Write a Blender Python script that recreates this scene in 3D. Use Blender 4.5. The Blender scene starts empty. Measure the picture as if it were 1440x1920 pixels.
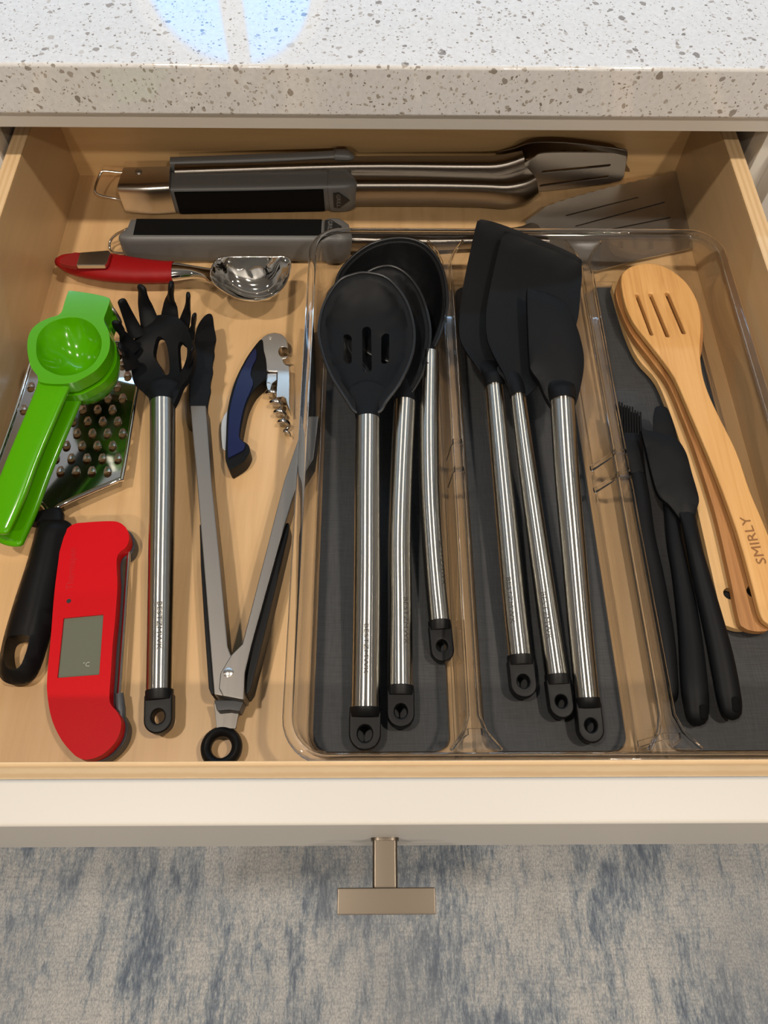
import bpy, bmesh, math, random
from mathutils import Vector, Matrix, geometry
random.seed(7)
S = bpy.context.scene
COL = S.collection
pi = math.pi

# ------------------------------------------------------------------ camera
FPX, PITCH, YAW, ROLL, CAMZ = 1409.1, 61.97, 1.473, 1.312, 0.48
_p, _y, _r = map(math.radians, (PITCH, YAW, ROLL))
FW = Vector((math.sin(_y)*math.cos(_p), math.cos(_y)*math.cos(_p), -math.sin(_p)))
_R = Vector((math.cos(_y), -math.sin(_y), 0)); _U = _R.cross(FW)
RT = _R*math.cos(_r)+_U*math.sin(_r); UP = -_R*math.sin(_r)+_U*math.cos(_r)
CAM = Vector((0, 0, CAMZ))
cd = bpy.data.cameras.new('camera'); cam = bpy.data.objects.new('camera', cd); COL.objects.link(cam)
cam.matrix_world = Matrix(((RT.x, UP.x, -FW.x, 0), (RT.y, UP.y, -FW.y, 0), (RT.z, UP.z, -FW.z, CAMZ), (0, 0, 0, 1)))
cd.sensor_fit = 'VERTICAL'; cd.sensor_height = 36; cd.lens = FPX/1920*36; cd.clip_start = .01
S.camera = cam

# ------------------------------------------------------------------ world, lamps, exposure
w = bpy.data.worlds.new('world'); S.world = w; w.use_nodes = True
w.node_tree.nodes['Background'].inputs[0].default_value = (.75, .85, 1, 1)
w.node_tree.nodes['Background'].inputs[1].default_value = .3
CEIL = 1.75
def downlight(x, y, e, r=.05, col=(1, .885, .76)):
    l = bpy.data.lights.new('ceiling_downlight', 'AREA'); l.shape = 'DISK'; l.size = 2*r; l.energy = e; l.color = col
    o = bpy.data.objects.new('ceiling_downlight', l); COL.objects.link(o); o.location = (x, y, CEIL-.012)
for x, y, e in ((-.52, .04, 17.5), (.66, .04, 17.5), (-.55, -1.15, 18), (.66, -1.15, 18), (-.55, -2.6, 22), (.66, -2.6, 22), (-1.7, .04, 3.5), (1.8, .04, 3.5)):
    downlight(x, y, e)
l = bpy.data.lights.new('added_cool_strip', 'AREA'); l.shape = 'RECTANGLE'; l.size = 1.8; l.size_y = .02; l.energy = 4.2; l.color = (.42, .70, 1)  # unseen cool strip lamp, added to whiten the counter top
o = bpy.data.objects.new('added_cool_strip', l); COL.objects.link(o); o.location = (-.1, 1.02, .706)
S.view_settings.view_transform = 'Standard'; S.view_settings.look = 'None'
S.view_settings.exposure = -0.5; S.view_settings.gamma = 1; S.view_settings.use_curve_mapping = False

S.cycles.max_bounces = 6; S.cycles.diffuse_bounces = 3; S.cycles.glossy_bounces = 4; S.cycles.transparent_max_bounces = 24; S.cycles.caustics_reflective = False
# ------------------------------------------------------------------ layout helpers: photo pixel -> point of the place
def ray(px, py): return FW*FPX+RT*(px-720)-UP*(py-960)
def P(px, py, z):
    d = ray(px, py); return CAM+d*((z-CAMZ)/d.z)
def PY(px, py, Y):
    d = ray(px, py); return CAM+d*(Y/d.y)
def scale_at(p): return (Vector(p)-CAM).dot(FW)/FPX       # metres for one pixel there
class Plane:
    def __init__(s, a, b=None, c=None):
        if b is None: s.o = Vector((0, 0, a)); s.n = Vector((0, 0, 1)); s.e1 = Vector((1, 0, 0)); s.e2 = Vector((0, 1, 0)); return
        s.o = a.copy(); s.e1 = (b-a).normalized(); n = (b-a).cross(c-a)
        if n.z < 0: n = -n
        s.n = n.normalized(); s.e2 = s.n.cross(s.e1)
    def hit(s, px, py):
        d = ray(px, py); return CAM+d*((s.o-CAM).dot(s.n)/d.dot(s.n))
    def uv(s, p): q = p-s.o; return (q.dot(s.e1), q.dot(s.e2))
    def at(s, u, v, h=0): return s.o+s.e1*u+s.e2*v+s.n*h
def plane3(*t): return Plane(*[P(*q) for q in t])

# ------------------------------------------------------------------ materials
MATS = {}
def nd(nt, t, **k):
    n = nt.nodes.new(t)
    for a, v in k.items():
        if a.startswith('i_'):
            n.inputs[a[2:].replace('_', ' ')].default_value = v
        else: setattr(n, a, v)
    return n
def mat(name, col, rough=.5, metal=0, **k):
    m = bpy.data.materials.new(name); m.use_nodes = True; b = m.node_tree.nodes['Principled BSDF']
    b.inputs['Base Color'].default_value = (*col, 1); b.inputs['Roughness'].default_value = rough; b.inputs['Metallic'].default_value = metal
    for a, v in k.items(): b.inputs[a.replace('_', ' ')].default_value = v
    MATS[name] = m; return m
def coords(nt, scale=(1, 1, 1), rot=(0, 0, 0)):
    tc = nd(nt, 'ShaderNodeTexCoord'); mp = nd(nt, 'ShaderNodeMapping')
    mp.inputs['Scale'].default_value = scale; mp.inputs['Rotation'].default_value = rot
    nt.links.new(tc.outputs['Object'], mp.inputs[0]); return mp.outputs[0]
def noise(nt, vec, scale=1, detail=4, rough=.55, dist=0):
    n = nd(nt, 'ShaderNodeTexNoise'); n.inputs['Scale'].default_value = scale; n.inputs['Detail'].default_value = detail
    n.inputs['Roughness'].default_value = rough; n.inputs['Distortion'].default_value = dist
    nt.links.new(vec, n.inputs['Vector']); return n.outputs['Fac']
def ramp(nt, fac, stops):
    r = nd(nt, 'ShaderNodeValToRGB'); e = r.color_ramp.elements
    while len(e) < len(stops): e.new(.5)
    for q, (p, c) in zip(e, stops): q.position = p; q.color = (*c, 1)
    nt.links.new(fac, r.inputs[0]); return r.outputs[0]
def mixc(nt, fac, a, b, mode='MIX'):
    m = nd(nt, 'ShaderNodeMix', data_type='RGBA', blend_type=mode)
    for s, v in ((m.inputs[0], fac), (m.inputs[6], a), (m.inputs[7], b)):
        if hasattr(v, 'links'): nt.links.new(v, s)
        else: s.default_value = v if not isinstance(v, tuple) else (*v, 1)
    return m.outputs[2]
def bump(m, fac, strength, dist=.001):
    nt = m.node_tree; b = nd(nt, 'ShaderNodeBump'); b.inputs['Strength'].default_value = strength; b.inputs['Distance'].default_value = dist
    nt.links.new(fac, b.inputs['Height']); nt.links.new(b.outputs[0], nt.nodes['Principled BSDF'].inputs['Normal'])
def base(m, col): m.node_tree.links.new(col, m.node_tree.nodes['Principled BSDF'].inputs['Base Color'])
def math_node(nt, op, a, b=None):
    n = nd(nt, 'ShaderNodeMath', operation=op)
    for s, v in ((n.inputs[0], a), (n.inputs[1], b)):
        if v is None: continue
        if hasattr(v, 'links'): nt.links.new(v, s)
        else: s.default_value = v
    return n.outputs[0]

def wood(name, c0, c1, c2, scale=(70, 4, 70), rough=.42, fleck=.35, coat=.15):
    m = mat(name, c1, rough, Coat_Weight=coat, Coat_Roughness=.25); nt = m.node_tree
    v = coords(nt, scale); g = noise(nt, v, 1, 5, .6, .6)
    big = noise(nt, coords(nt, tuple(s*.12 for s in scale)), 1, 2)
    fine = noise(nt, coords(nt, tuple(s*5 for s in scale)), 1, 3)
    c = ramp(nt, g, [(.3, c0), (.5, c1), (.72, c2)])
    c = mixc(nt, math_node(nt, 'MULTIPLY', big, .5), c, c2, 'MIX')
    c = mixc(nt, math_node(nt, 'MULTIPLY', fine, fleck), c, c0, 'MIX')
    base(m, c); bump(m, fine, .08, .0005); return m
wood('maple', (.53, .32, .145), (.635, .405, .19), (.69, .455, .23))
wood('maple_side_shaded', (.53, .36, .185), (.60, .41, .215), (.65, .455, .245), scale=(8, 5, 60), rough=.36)  # same maple, olive and darker: light on the sides put into colour
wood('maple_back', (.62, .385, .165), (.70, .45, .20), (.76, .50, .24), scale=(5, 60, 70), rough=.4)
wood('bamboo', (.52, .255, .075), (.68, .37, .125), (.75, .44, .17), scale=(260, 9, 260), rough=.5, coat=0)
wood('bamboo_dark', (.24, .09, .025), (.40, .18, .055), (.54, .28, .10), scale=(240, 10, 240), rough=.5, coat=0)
wood('bamboo_pale', (.54, .31, .12), (.66, .41, .17), (.72, .47, .22), scale=(260, 9, 260), rough=.55, coat=0)

def plywood(name, axis):
    m = mat(name, (.7, .48, .26), .55); nt = m.node_tree
    wv = nd(nt, 'ShaderNodeTexWave', wave_type='BANDS', bands_direction=axis); wv.inputs['Scale'].default_value = 70
    wv.inputs['Distortion'].default_value = .6; wv.inputs['Detail'].default_value = 2; wv.inputs['Detail Scale'].default_value = 3
    nt.links.new(coords(nt, (1, 1, 1)), wv.inputs[0])
    g = noise(nt, coords(nt, (200, 30, 60) if axis == 'X' else (30, 200, 60)), 1, 4)
    c = ramp(nt, wv.outputs[1], [(.15, (.66, .45, .235)), (.5, (.73, .53, .30)), (.9, (.77, .57, .335))])
    base(m, mixc(nt, math_node(nt, 'MULTIPLY', g, .5), c, (.50, .31, .14)))
plywood('plywood_side', 'X'); plywood('plywood_front', 'Y')

m = mat('quartz', (.72, .71, .69), .05, Specular_IOR_Level=.75); nt = m.node_tree
wob = nd(nt, 'ShaderNodeTexNoise'); wob.inputs['Scale'].default_value = 120; wob.inputs['Detail'].default_value = 2
tcq = coords(nt); nt.links.new(tcq, wob.inputs['Vector'])
vadd = nd(nt, 'ShaderNodeVectorMath', operation='MULTIPLY_ADD'); vadd.inputs[1].default_value = (.007, .007, .007)
nt.links.new(wob.outputs['Color'], vadd.inputs[0]); nt.links.new(tcq, vadd.inputs[2])
col = ramp(nt, noise(nt, tcq, 300, 3), [(.35, (.66, .66, .655)), (.7, (.73, .73, .725))])
for sc, th, sh in ((112, .30, .6), (160, .30, .7), (300, .30, .8), (190, .26, .9), (420, .30, .7)):
    vo = nd(nt, 'ShaderNodeTexVoronoi', feature='F1'); vo.inputs['Scale'].default_value = sc
    off = nd(nt, 'ShaderNodeVectorMath', operation='ADD'); off.inputs[1].default_value = (sc*.37, sc*.11, sc*.73)
    nt.links.new(vadd.outputs[0], off.inputs[0]); nt.links.new(off.outputs[0], vo.inputs['Vector'])
    sp = nd(nt, 'ShaderNodeSeparateColor'); nt.links.new(vo.outputs['Color'], sp.inputs[0])
    thr = math_node(nt, 'MULTIPLY', math_node(nt, 'POWER', sp.outputs[0], 1.6), th)
    inside = math_node(nt, 'LESS_THAN', vo.outputs['Distance'], thr)
    fc = ramp(nt, sp.outputs[1], [(0, (.17, .14, .11)), (.35, (.30, .26, .215)), (.75, (.46, .42, .37)), (1, (.60, .57, .53))])
    col = mixc(nt, math_node(nt, 'MULTIPLY', inside, min(1, .55+sh*.5)), col, fc)
base(m, col)

mat('white_paint', (.60, .575, .525), .42, Specular_IOR_Level=.3)
mat('frame_paint', (.72, .68, .61), .4)
mat('cabinet_inside', (.30, .27, .23), .6)
mat('wall_paint', (.42, .42, .42), .8); mat('ceiling_paint', (.38, .375, .36), .9); mat('wall_cool_tint', (.50, .58, .68), .8)
mat('trim_paint', (.8, .78, .74), .5)
mat('floor_boards', (.32, .24, .17), .5)
mat('nickel', (.155, .130, .102), .34, 1)

def steel(name, col, rough, streak, dirn, an=0):
    m = mat(name, col, rough, 1, Anisotropic=an); nt = m.node_tree
    n = noise(nt, coords(nt, dirn), 1, 3)
    mr = nd(nt, 'ShaderNodeMapRange'); mr.inputs[3].default_value = rough-streak; mr.inputs[4].default_value = rough+streak
    nt.links.new(n, mr.inputs[0]); nt.links.new(mr.outputs[0], nt.nodes['Principled BSDF'].inputs['Roughness'])
    if an:
        tv = nd(nt, 'ShaderNodeCombineXYZ'); tv.inputs[0 if dirn[0] < dirn[1] else 1].default_value = 1
        nt.links.new(tv.outputs[0], nt.nodes['Principled BSDF'].inputs['Tangent'])
    return m
m = mat('steel_handle', (.54, .52, .47), .29, 1, Anisotropic=.97)
at_ = nd(m.node_tree, 'ShaderNodeAttribute', attribute_type='OBJECT', attribute_name='brush'); m.node_tree.links.new(at_.outputs['Vector'], m.node_tree.nodes['Principled BSDF'].inputs['Tangent'])
steel('steel_tool_shaded', (.30, .275, .245), .36, .05, (10, 500, 500), .8)  # base darkened to hold the shade under the counter
steel('steel_tongs', (.19, .178, .162), .46, .05, (500, 15, 500), .6)
steel('steel_blade', (.50, .47, .425), .42, .05, (30, 30, 30))
mat('chrome', (.80, .78, .74), .06, 1); mat('satin_steel', (.62, .59, .55), .26, 1)
mat('worm_steel', (.50, .48, .45), .22, 1); mat('tooth_steel_lit', (.85, .82, .77), .32, 1); mat('grater_steel', (.62, .61, .59), .12, 1)  # teeth brighter than the plate: the light they catch, put into colour
mat('engraving', (.055, .048, .038), .7)
def silicone(name, col, rough=.46, spec=.35):
    m = mat(name, col, rough, Specular_IOR_Level=spec); nt = m.node_tree
    bump(m, noise(nt, coords(nt), 900, 2), .06, .0004)
silicone('silicone_rim', (.010, .0105, .0115), .38, .4); silicone('black_silicone', (.0048, .0052, .0060), .5, .16); silicone('black_rubber', (.005, .005, .0053), .45, .22)
silicone('black_plastic', (.005, .005, .0053), .42, .14)
silicone('grip_pad', (.004, .004, .004), .75, .1); mat('grip_grey', (.115, .115, .112), .42)
mat('green_enamel', (.070, .32, .0005), .16, Specular_IOR_Level=.3, Coat_Weight=.2, Coat_Roughness=.05)
m = mat('red_plastic', (.52, .002, .006), .45, Specular_IOR_Level=.15); bump(m, noise(m.node_tree, coords(m.node_tree), 1500, 2), .12, .0004)
m = mat('red_grip', (.27, .004, .005), .5, Specular_IOR_Level=.25); bump(m, noise(m.node_tree, coords(m.node_tree), 1500, 2), .12, .0004)
mat('red_emboss', (.43, .002, .005), .4); mat('red_dark', (.22, .008, .008), .5); mat('dark_grey_plastic', (.045, .047, .05), .45); mat('mid_grey_plastic', (.075, .08, .085), .4)
mat('lcd', (.135, .145, .105), .10, Coat_Weight=.5, Coat_Roughness=.05); mat('lcd_mark', (.42, .44, .38), .4)
mat('navy', (.004, .008, .050), .32, Specular_IOR_Level=.3, Coat_Weight=.1, Coat_Roughness=.15); mat('badge_black', (.012, .012, .012), .5); mat('badge_grey', (.16, .16, .15), .45)
mat('blade_white', (.70, .68, .64), .25, .7)
m = mat('liner', (.030, .031, .032), .62); nt = m.node_tree
g1 = noise(nt, coords(nt, (60, 900, 60)), 1, 2); g2 = noise(nt, coords(nt, (900, 60, 60)), 1, 2)
gg = math_node(nt, 'ADD', g1, g2); base(m, ramp(nt, math_node(nt, 'MULTIPLY', gg, .5), [(.35, (.024, .025, .026)), (.65, (.040, .041, .042))])); bump(m, gg, .25, .0005)
mat('burn_mark', (.26, .115, .035), .6)

# clear acrylic: light passes straight through the thin walls, a mirror share by angle
m = bpy.data.materials.new('acrylic'); m.use_nodes = True; nt = m.node_tree; nt.nodes.clear(); MATS['acrylic'] = m
out = nd(nt, 'ShaderNodeOutputMaterial'); mx = nd(nt, 'ShaderNodeMixShader'); tr = nd(nt, 'ShaderNodeBsdfTransparent'); gl = nd(nt, 'ShaderNodeBsdfGlossy')
gl.inputs['Roughness'].default_value = .04; gl.inputs['Color'].default_value = (.95, .95, .95, 1)
lw = nd(nt, 'ShaderNodeLayerWeight'); lw.inputs['Blend'].default_value = .5
f5 = math_node(nt, 'POWER', lw.outputs['Facing'], 4.0)
fr = math_node(nt, 'ADD', math_node(nt, 'MULTIPLY', f5, .75), .045)
nt.links.new(ramp(nt, lw.outputs['Facing'], [(0, (.992, .992, .99)), (.7, (.98, .978, .975)), (1, (.68, .66, .63))]), tr.inputs[0])
nt.links.new(fr, mx.inputs[0]); nt.links.new(tr.outputs[0], mx.inputs[1]); nt.links.new(gl.outputs[0], mx.inputs[2]); nt.links.new(mx.outputs[0], out.inputs[0])

mat('clear_bead', (1, 1, 1), .01, Transmission_Weight=1, IOR=1.2)
m = bpy.data.materials.new('added_window_glow'); m.use_nodes = True; nt = m.node_tree; nt.nodes.clear(); MATS['added_window_glow'] = m
out = nd(nt, 'ShaderNodeOutputMaterial'); em = nd(nt, 'ShaderNodeEmission'); em.inputs[0].default_value = (.03, .40, 1, 1); em.inputs[1].default_value = 6.5  # glow of the invented window, feeding the blue counter reflection
nt.links.new(em.outputs[0], out.inputs[0])

m = mat('rug', (.4, .4, .4), .95, Specular_IOR_Level=.1); nt = m.node_tree
a = noise(nt, coords(nt, (6, 3.2, 1)), 1, 5, .6, .3); b = noise(nt, coords(nt, (48, 13, 1)), 1, 4, .7, .5); c = noise(nt, coords(nt, (260, 60, 1)), 1, 4, .75)
d = noise(nt, coords(nt, (3.5, 2.5, 1)), 1, 3)
fac = math_node(nt, 'ADD', math_node(nt, 'ADD', math_node(nt, 'MULTIPLY', a, .50), math_node(nt, 'MULTIPLY', b, .34)), math_node(nt, 'MULTIPLY', c, .30))
cc = ramp(nt, fac, [(.455, (.085, .115, .165)), (.51, (.19, .23, .285)), (.55, (.34, .38, .415)), (.60, (.53, .53, .52)), (.70, (.61, .60, .575))])
cc = mixc(nt, ramp(nt, d, [(.42, (0, 0, 0)), (.62, (.55, .55, .55))]), cc, (.30, .315, .33))
wx = nd(nt, 'ShaderNodeTexChecker'); wx.inputs['Scale'].default_value = 1; nt.links.new(coords(nt, (700, 500, 1)), wx.inputs[0])
weave = noise(nt, coords(nt, (500, 260, 1)), 1, 2)
cc = mixc(nt, ramp(nt, weave, [(.38, (.45, .45, .45)), (.6, (0, 0, 0))]), cc, (.16, .17, .185))
hz_ = noise(nt, coords(nt, (30, 300, 1)), 1, 3, .7)
cc = mixc(nt, ramp(nt, hz_, [(.5, (0, 0, 0)), (.7, (.35, .35, .35))]), cc, (.16, .175, .20))
base(m, cc); bump(m, weave, .6, .002)

# ------------------------------------------------------------------ mesh helpers
def tag(o, label=None, cat=None, group=None, kind=None):
    for k, v in (('label', label), ('category', cat), ('group', group), ('kind', kind)):
        if v: o[k] = v
    return o
def thing(name, label, cat, loc, group=None):
    o = bpy.data.objects.new(name, None); COL.objects.link(o); o.location = loc; o.empty_display_size = .01
    return tag(o, label, cat, group)
def root_loc(o):
    while o.parent: o = o.parent
    return o.location
def build(name, V, F, m, parent=None, bevel=0, seg=2, ang=38, loc=None, bang=48):
    base_ = root_loc(parent) if parent else Vector(loc or (0, 0, 0))
    bm = bmesh.new(); vs = [bm.verts.new(Vector(v)-base_) for v in V]
    for f in F:
        try: bm.faces.new([vs[i] for i in f])
        except ValueError: pass
    bmesh.ops.remove_doubles(bm, verts=bm.verts, dist=1e-6)
    bmesh.ops.recalc_face_normals(bm, faces=bm.faces)
    if bevel:
        es = [e for e in bm.edges if len(e.link_faces) == 2 and e.calc_face_angle(0) > math.radians(bang)]
        bmesh.ops.bevel(bm, geom=es, offset=bevel, segments=seg, affect='EDGES', profile=.5, clamp_overlap=True)
    me = bpy.data.meshes.new(name); bm.to_mesh(me); bm.free()
    for p in me.polygons: p.use_smooth = True
    me.set_sharp_from_angle(angle=math.radians(ang))
    me.materials.append(MATS[m])
    o = bpy.data.objects.new(name, me); COL.objects.link(o)
    if bevel: wn = o.modifiers.new('even_faces', 'WEIGHTED_NORMAL'); wn.keep_sharp = True; wn.weight = 80
    if parent: o.parent = parent
    else: o.location = base_
    return o
def box(x0, x1, y0, y1, z0, z1):
    V = [(x, y, z) for z in (z0, z1) for y in (y0, y1) for x in (x0, x1)]
    return V, [(0, 1, 3, 2), (4, 5, 7, 6), (0, 1, 5, 4), (2, 3, 7, 6), (0, 2, 6, 4), (1, 3, 7, 5)]
def join(*parts):
    V, F = [], []
    for v, f in parts:
        n = len(V); V += [Vector(q) for q in v]; F += [tuple(i+n for i in g) for g in f]
    return V, F
def cr(pts, n=6, closed=True):
    """Catmull-Rom through points of any dimension"""
    pts = [Vector(p) for p in pts]; N = len(pts); o = []
    for i in range(N if closed else N-1):
        if closed: a, b, c, d = pts[i-1], pts[i], pts[(i+1) % N], pts[(i+2) % N]
        else: a, b, c, d = pts[max(i-1, 0)], pts[i], pts[i+1], pts[min(i+2, N-1)]
        for k in range(n):
            t = k/n; o.append(.5*((2*b)+(c-a)*t+(2*a-5*b+4*c-d)*t*t+(3*b-a-3*c+d)*t**3))
    if not closed: o.append(pts[-1])
    return o
def crn(pts, n, closed=False):
    """Catmull-Rom for plain tuples of any length"""
    N = len(pts); o = []
    for i in range(N if closed else N-1):
        a, b, c, d = pts[max(i-1, 0)], pts[i], pts[i+1], pts[min(i+2, N-1)]
        for k in range(n):
            t = k/n
            o.append(tuple(.5*(2*q+(r-p)*t+(2*p-5*q+4*r-s)*t*t+(3*q-p-3*r+s)*t**3) for p, q, r, s in zip(a, b, c, d)))
    o.append(tuple(pts[-1])); return o
def loft(rings, closed_ends=True, wrap=False):
    n = len(rings[0]); V = [v for r in rings for v in r]; F = []
    R = len(rings)
    for i in range(R if wrap else R-1):
        a, b = i*n, ((i+1) % R)*n
        F += [(a+k, a+(k+1) % n, b+(k+1) % n, b+k) for k in range(n)]
    if closed_ends and not wrap: F += [tuple(range(n)), tuple((R-1)*n+k for k in range(n))]
    return V, F
def tube(path, n=14, e=1.0, round_ends=(0, 0), up=Vector((0, 0, 1))):
    """path: (x,y,z,rw,rh) ; rw across, rh along the up side; e<1 boxier section; round_ends: fraction of the radius for domed ends"""
    pts = [Vector(p[:3]) for p in path]; rings = []
    def tang(i): return (pts[min(i+1, len(pts)-1)]-pts[max(i-1, 0)]).normalized()
    def ring(c, T, rw, rh):
        s = T.cross(up); s = s.normalized() if s.length > 1e-5 else Vector((1, 0, 0)); nn = s.cross(T)
        o = []
        for k in range(n):
            a = 2*pi*(k+.5)/n; x, y = math.cos(a), math.sin(a)
            x = math.copysign(abs(x)**e, x); y = math.copysign(abs(y)**e, y); o.append(c+s*(x*rw)+nn*(y*rh))
        return o
    for i, p in enumerate(path):
        T = tang(i); rw, rh = p[3], p[4] if len(p) > 4 else p[3]
        if i == 0 and round_ends[0]:
            for a in (80, 55, 28): rings.append(ring(pts[0]-T*(rw*round_ends[0]*math.sin(math.radians(a))), T, rw*math.cos(math.radians(a)), rh*math.cos(math.radians(a))))
        rings.append(ring(pts[i], T, rw, rh))
        if i == len(path)-1 and round_ends[1]:
            for a in (28, 55, 80): rings.append(ring(pts[i]+T*(rw*round_ends[1]*math.sin(math.radians(a))), T, rw*math.cos(math.radians(a)), rh*math.cos(math.radians(a))))
    return loft(rings)
def pw(cx, cy, wpx, z, asp=1.0):
    """a tube station from the photo: centre pixel, apparent width in pixels, height of the axis"""
    p = P(cx, cy, z); r = wpx*.5*scale_at(p); return (p.x, p.y, p.z, r, r*asp)
def inside(p, poly):
    x, y = p; c = False; j = len(poly)-1
    for i in range(len(poly)):
        xi, yi = poly[i]; xj, yj = poly[j]
        if (yi > y) != (yj > y) and x < (xj-xi)*(y-yi)/(yj-yi)+xi: c = not c
        j = i
    return c
def edge_dist(p, poly):
    best = 9; x, y = p; j = len(poly)-1
    for i in range(len(poly)):
        ax, ay = poly[j]; bx, by = poly[i]; dx, dy = bx-ax, by-ay; L = dx*dx+dy*dy
        t = max(0, min(1, ((x-ax)*dx+(y-ay)*dy)/L)) if L > 0 else 0
        q = math.hypot(x-ax-dx*t, y-ay-dy*t); best = min(best, q); j = i
    return best
def sheet(pl, outer, holes=(), thick=.003, step=None, dz=None, db=None, smooth=0, rings=()):
    """plate lying in plane pl (2D outline and holes in its own metres), raised by dz(u,v) and db(u,v) below; real thickness and rims"""
    outer = [tuple(p[:2]) for p in outer]; holes = [[tuple(p[:2]) for p in h] for h in holes]
    vs, es = [], []
    for lp in [outer]+holes:
        b = len(vs); vs += [Vector(p) for p in lp]; es += [(b+i, b+(i+1) % len(lp)) for i in range(len(lp))]
    for off in rings:
        sg = 1 if sum(outer[i-1][0]*outer[i][1]-outer[i][0]*outer[i-1][1] for i in range(len(outer))) > 0 else -1
        for i in range(len(outer)):
            a_, b_ = Vector(outer[i-1]), Vector(outer[(i+1) % len(outer)]); t_ = (b_-a_).normalized(); q = (outer[i][0]-t_.y*off*sg, outer[i][1]+t_.x*off*sg)
            if inside(q, outer) and edge_dist(q, outer) > off*.93 and not any(inside(q, h) or edge_dist(q, h) < .001 for h in holes): vs.append(Vector(q))
    gap = (rings[-1] if rings else 0)+(step or 0)*.45
    if step:
        us = [p[0] for p in outer]; ws = [p[1] for p in outer]; u = min(us)+step/2
        while u < max(us):
            v_ = min(ws)+step/2
            while v_ < max(ws):
                q = (u, v_)
                if inside(q, outer) and edge_dist(q, outer) > gap and not any(inside(q, h) or edge_dist(q, h) < step*.35 for h in holes): vs.append(Vector(q))
                v_ += step
            u += step
    v2, _e, f2 = geometry.delaunay_2d_cdt(vs, es, [], 0, 1e-7)[:3]
    tri = []
    for f in f2:
        c = sum((v2[i] for i in f), Vector((0, 0)))/len(f)
        if inside(c, outer) and not any(inside(c, h) for h in holes): tri.append(tuple(f))
    n = len(v2); tz = [dz(*p) if dz else 0 for p in v2]
    if smooth:
        nb = {}
        for f in tri:
            for a, b in zip(f, f[1:]+f[:1]): nb.setdefault(a, set()).add(b); nb.setdefault(b, set()).add(a)
        fixed = [tz[i] > -2e-4 for i in range(n)]
        for _ in range(smooth): tz = [tz[i] if fixed[i] or i not in nb else .35*tz[i]+.65*sum(tz[j] for j in nb[i])/len(nb[i]) for i in range(n)]
    bz = [db(*p) if db else z-thick for p, z in zip(v2, tz)]
    V = [pl.at(p[0], p[1], z) for p, z in zip(v2, tz)]+[pl.at(p[0], p[1], z) for p, z in zip(v2, bz)]
    F = list(tri)+[tuple(i+n for i in reversed(f)) for f in tri]
    cnt = {}
    for f in tri:
        for a, b in zip(f, f[1:]+f[:1]): cnt[(a, b)] = 1
    for a, b in cnt:
        if (b, a) not in cnt: F.append((b, a, a+n, b+n))
    return V, F
def trace(pl, px, n=0):
    """photo outline -> 2D outline in the plane"""
    q = [pl.uv(pl.hit(*p)) for p in px]
    return [tuple(v) for v in cr(q, n)] if n else q
def prism(pl, outer, thick):
    n = len(outer); V = [pl.at(u, v, 0) for u, v in outer]+[pl.at(u, v, -thick) for u, v in outer]
    return V, [tuple(range(n)), tuple(range(2*n-1, n-1, -1))]+[(i, (i+1) % n, n+(i+1) % n, n+i) for i in range(n)]
def dish(outer, depth, rim, R, p=.5):
    """height under a rim plane, by distance from the outline"""
    def f(u, v):
        d = edge_dist((u, v), outer)-rim
        if d <= 0: return 0
        t = min(1, d/R); return -depth*max(0, 1-(1-t)**2)**p
    return f
def circle(u, v, r, n=16, ry=None): return [(u+r*math.cos(2*pi*k/n), v+(ry or r)*math.sin(2*pi*k/n)) for k in range(n)]
def slot(a, b, w, n=5):
    """round-ended slot between two 2D points"""
    a, b = Vector(a), Vector(b); d = (b-a).normalized(); s = math.atan2(d.y, d.x); r = w/2; o = []
    for k in range(n+1): t = s-pi/2+pi*k/n; o.append((b.x+r*math.cos(t), b.y+r*math.sin(t)))
    for k in range(n+1): t = s+pi/2+pi*k/n; o.append((a.x+r*math.cos(t), a.y+r*math.sin(t)))
    return o
def rrect(x0, x1, y0, y1, r, n=6):
    o = []
    for cx, cy, a0 in ((x1-r, y0+r, -90), (x1-r, y1-r, 0), (x0+r, y1-r, 90), (x0+r, y0+r, 180)):
        for k in range(n+1): t = math.radians(a0+90*k/n); o.append((cx+r*math.cos(t), cy+r*math.sin(t)))
    return o
def text_mesh(body, size, width=None, xs=1.0, bold=0):
    c = bpy.data.curves.new('lettering', 'FONT'); c.body = body; c.size = size; c.align_x = 'CENTER'; c.align_y = 'CENTER'; c.resolution_u = 2; c.offset = bold
    o = bpy.data.objects.new('lettering', c); COL.objects.link(o); dg = bpy.context.evaluated_depsgraph_get(); dg.update()
    me = bpy.data.meshes.new_from_object(o.evaluated_get(dg)); V = [(v.co.x, v.co.y) for v in me.vertices]; F = [tuple(p.vertices) for p in me.polygons]
    bpy.data.objects.remove(o); bpy.data.curves.remove(c); bpy.data.meshes.remove(me)
    if width:
        w_ = max(v[0] for v in V)-min(v[0] for v in V); k = width/w_; V = [(x*k, y) for x, y in V]
    return V, F
def lettering(body, size, width, c, dx, dy, m, parent, name='lettering', rise=.00015, bold=0):
    """flat print at c, reading along dx"""
    V, F = text_mesh(body, size, width, bold=bold); n = dx.cross(dy)
    V3 = [c+dx*x+dy*y+n*rise for x, y in V]; return build(name, V3, F, m, parent)

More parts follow.
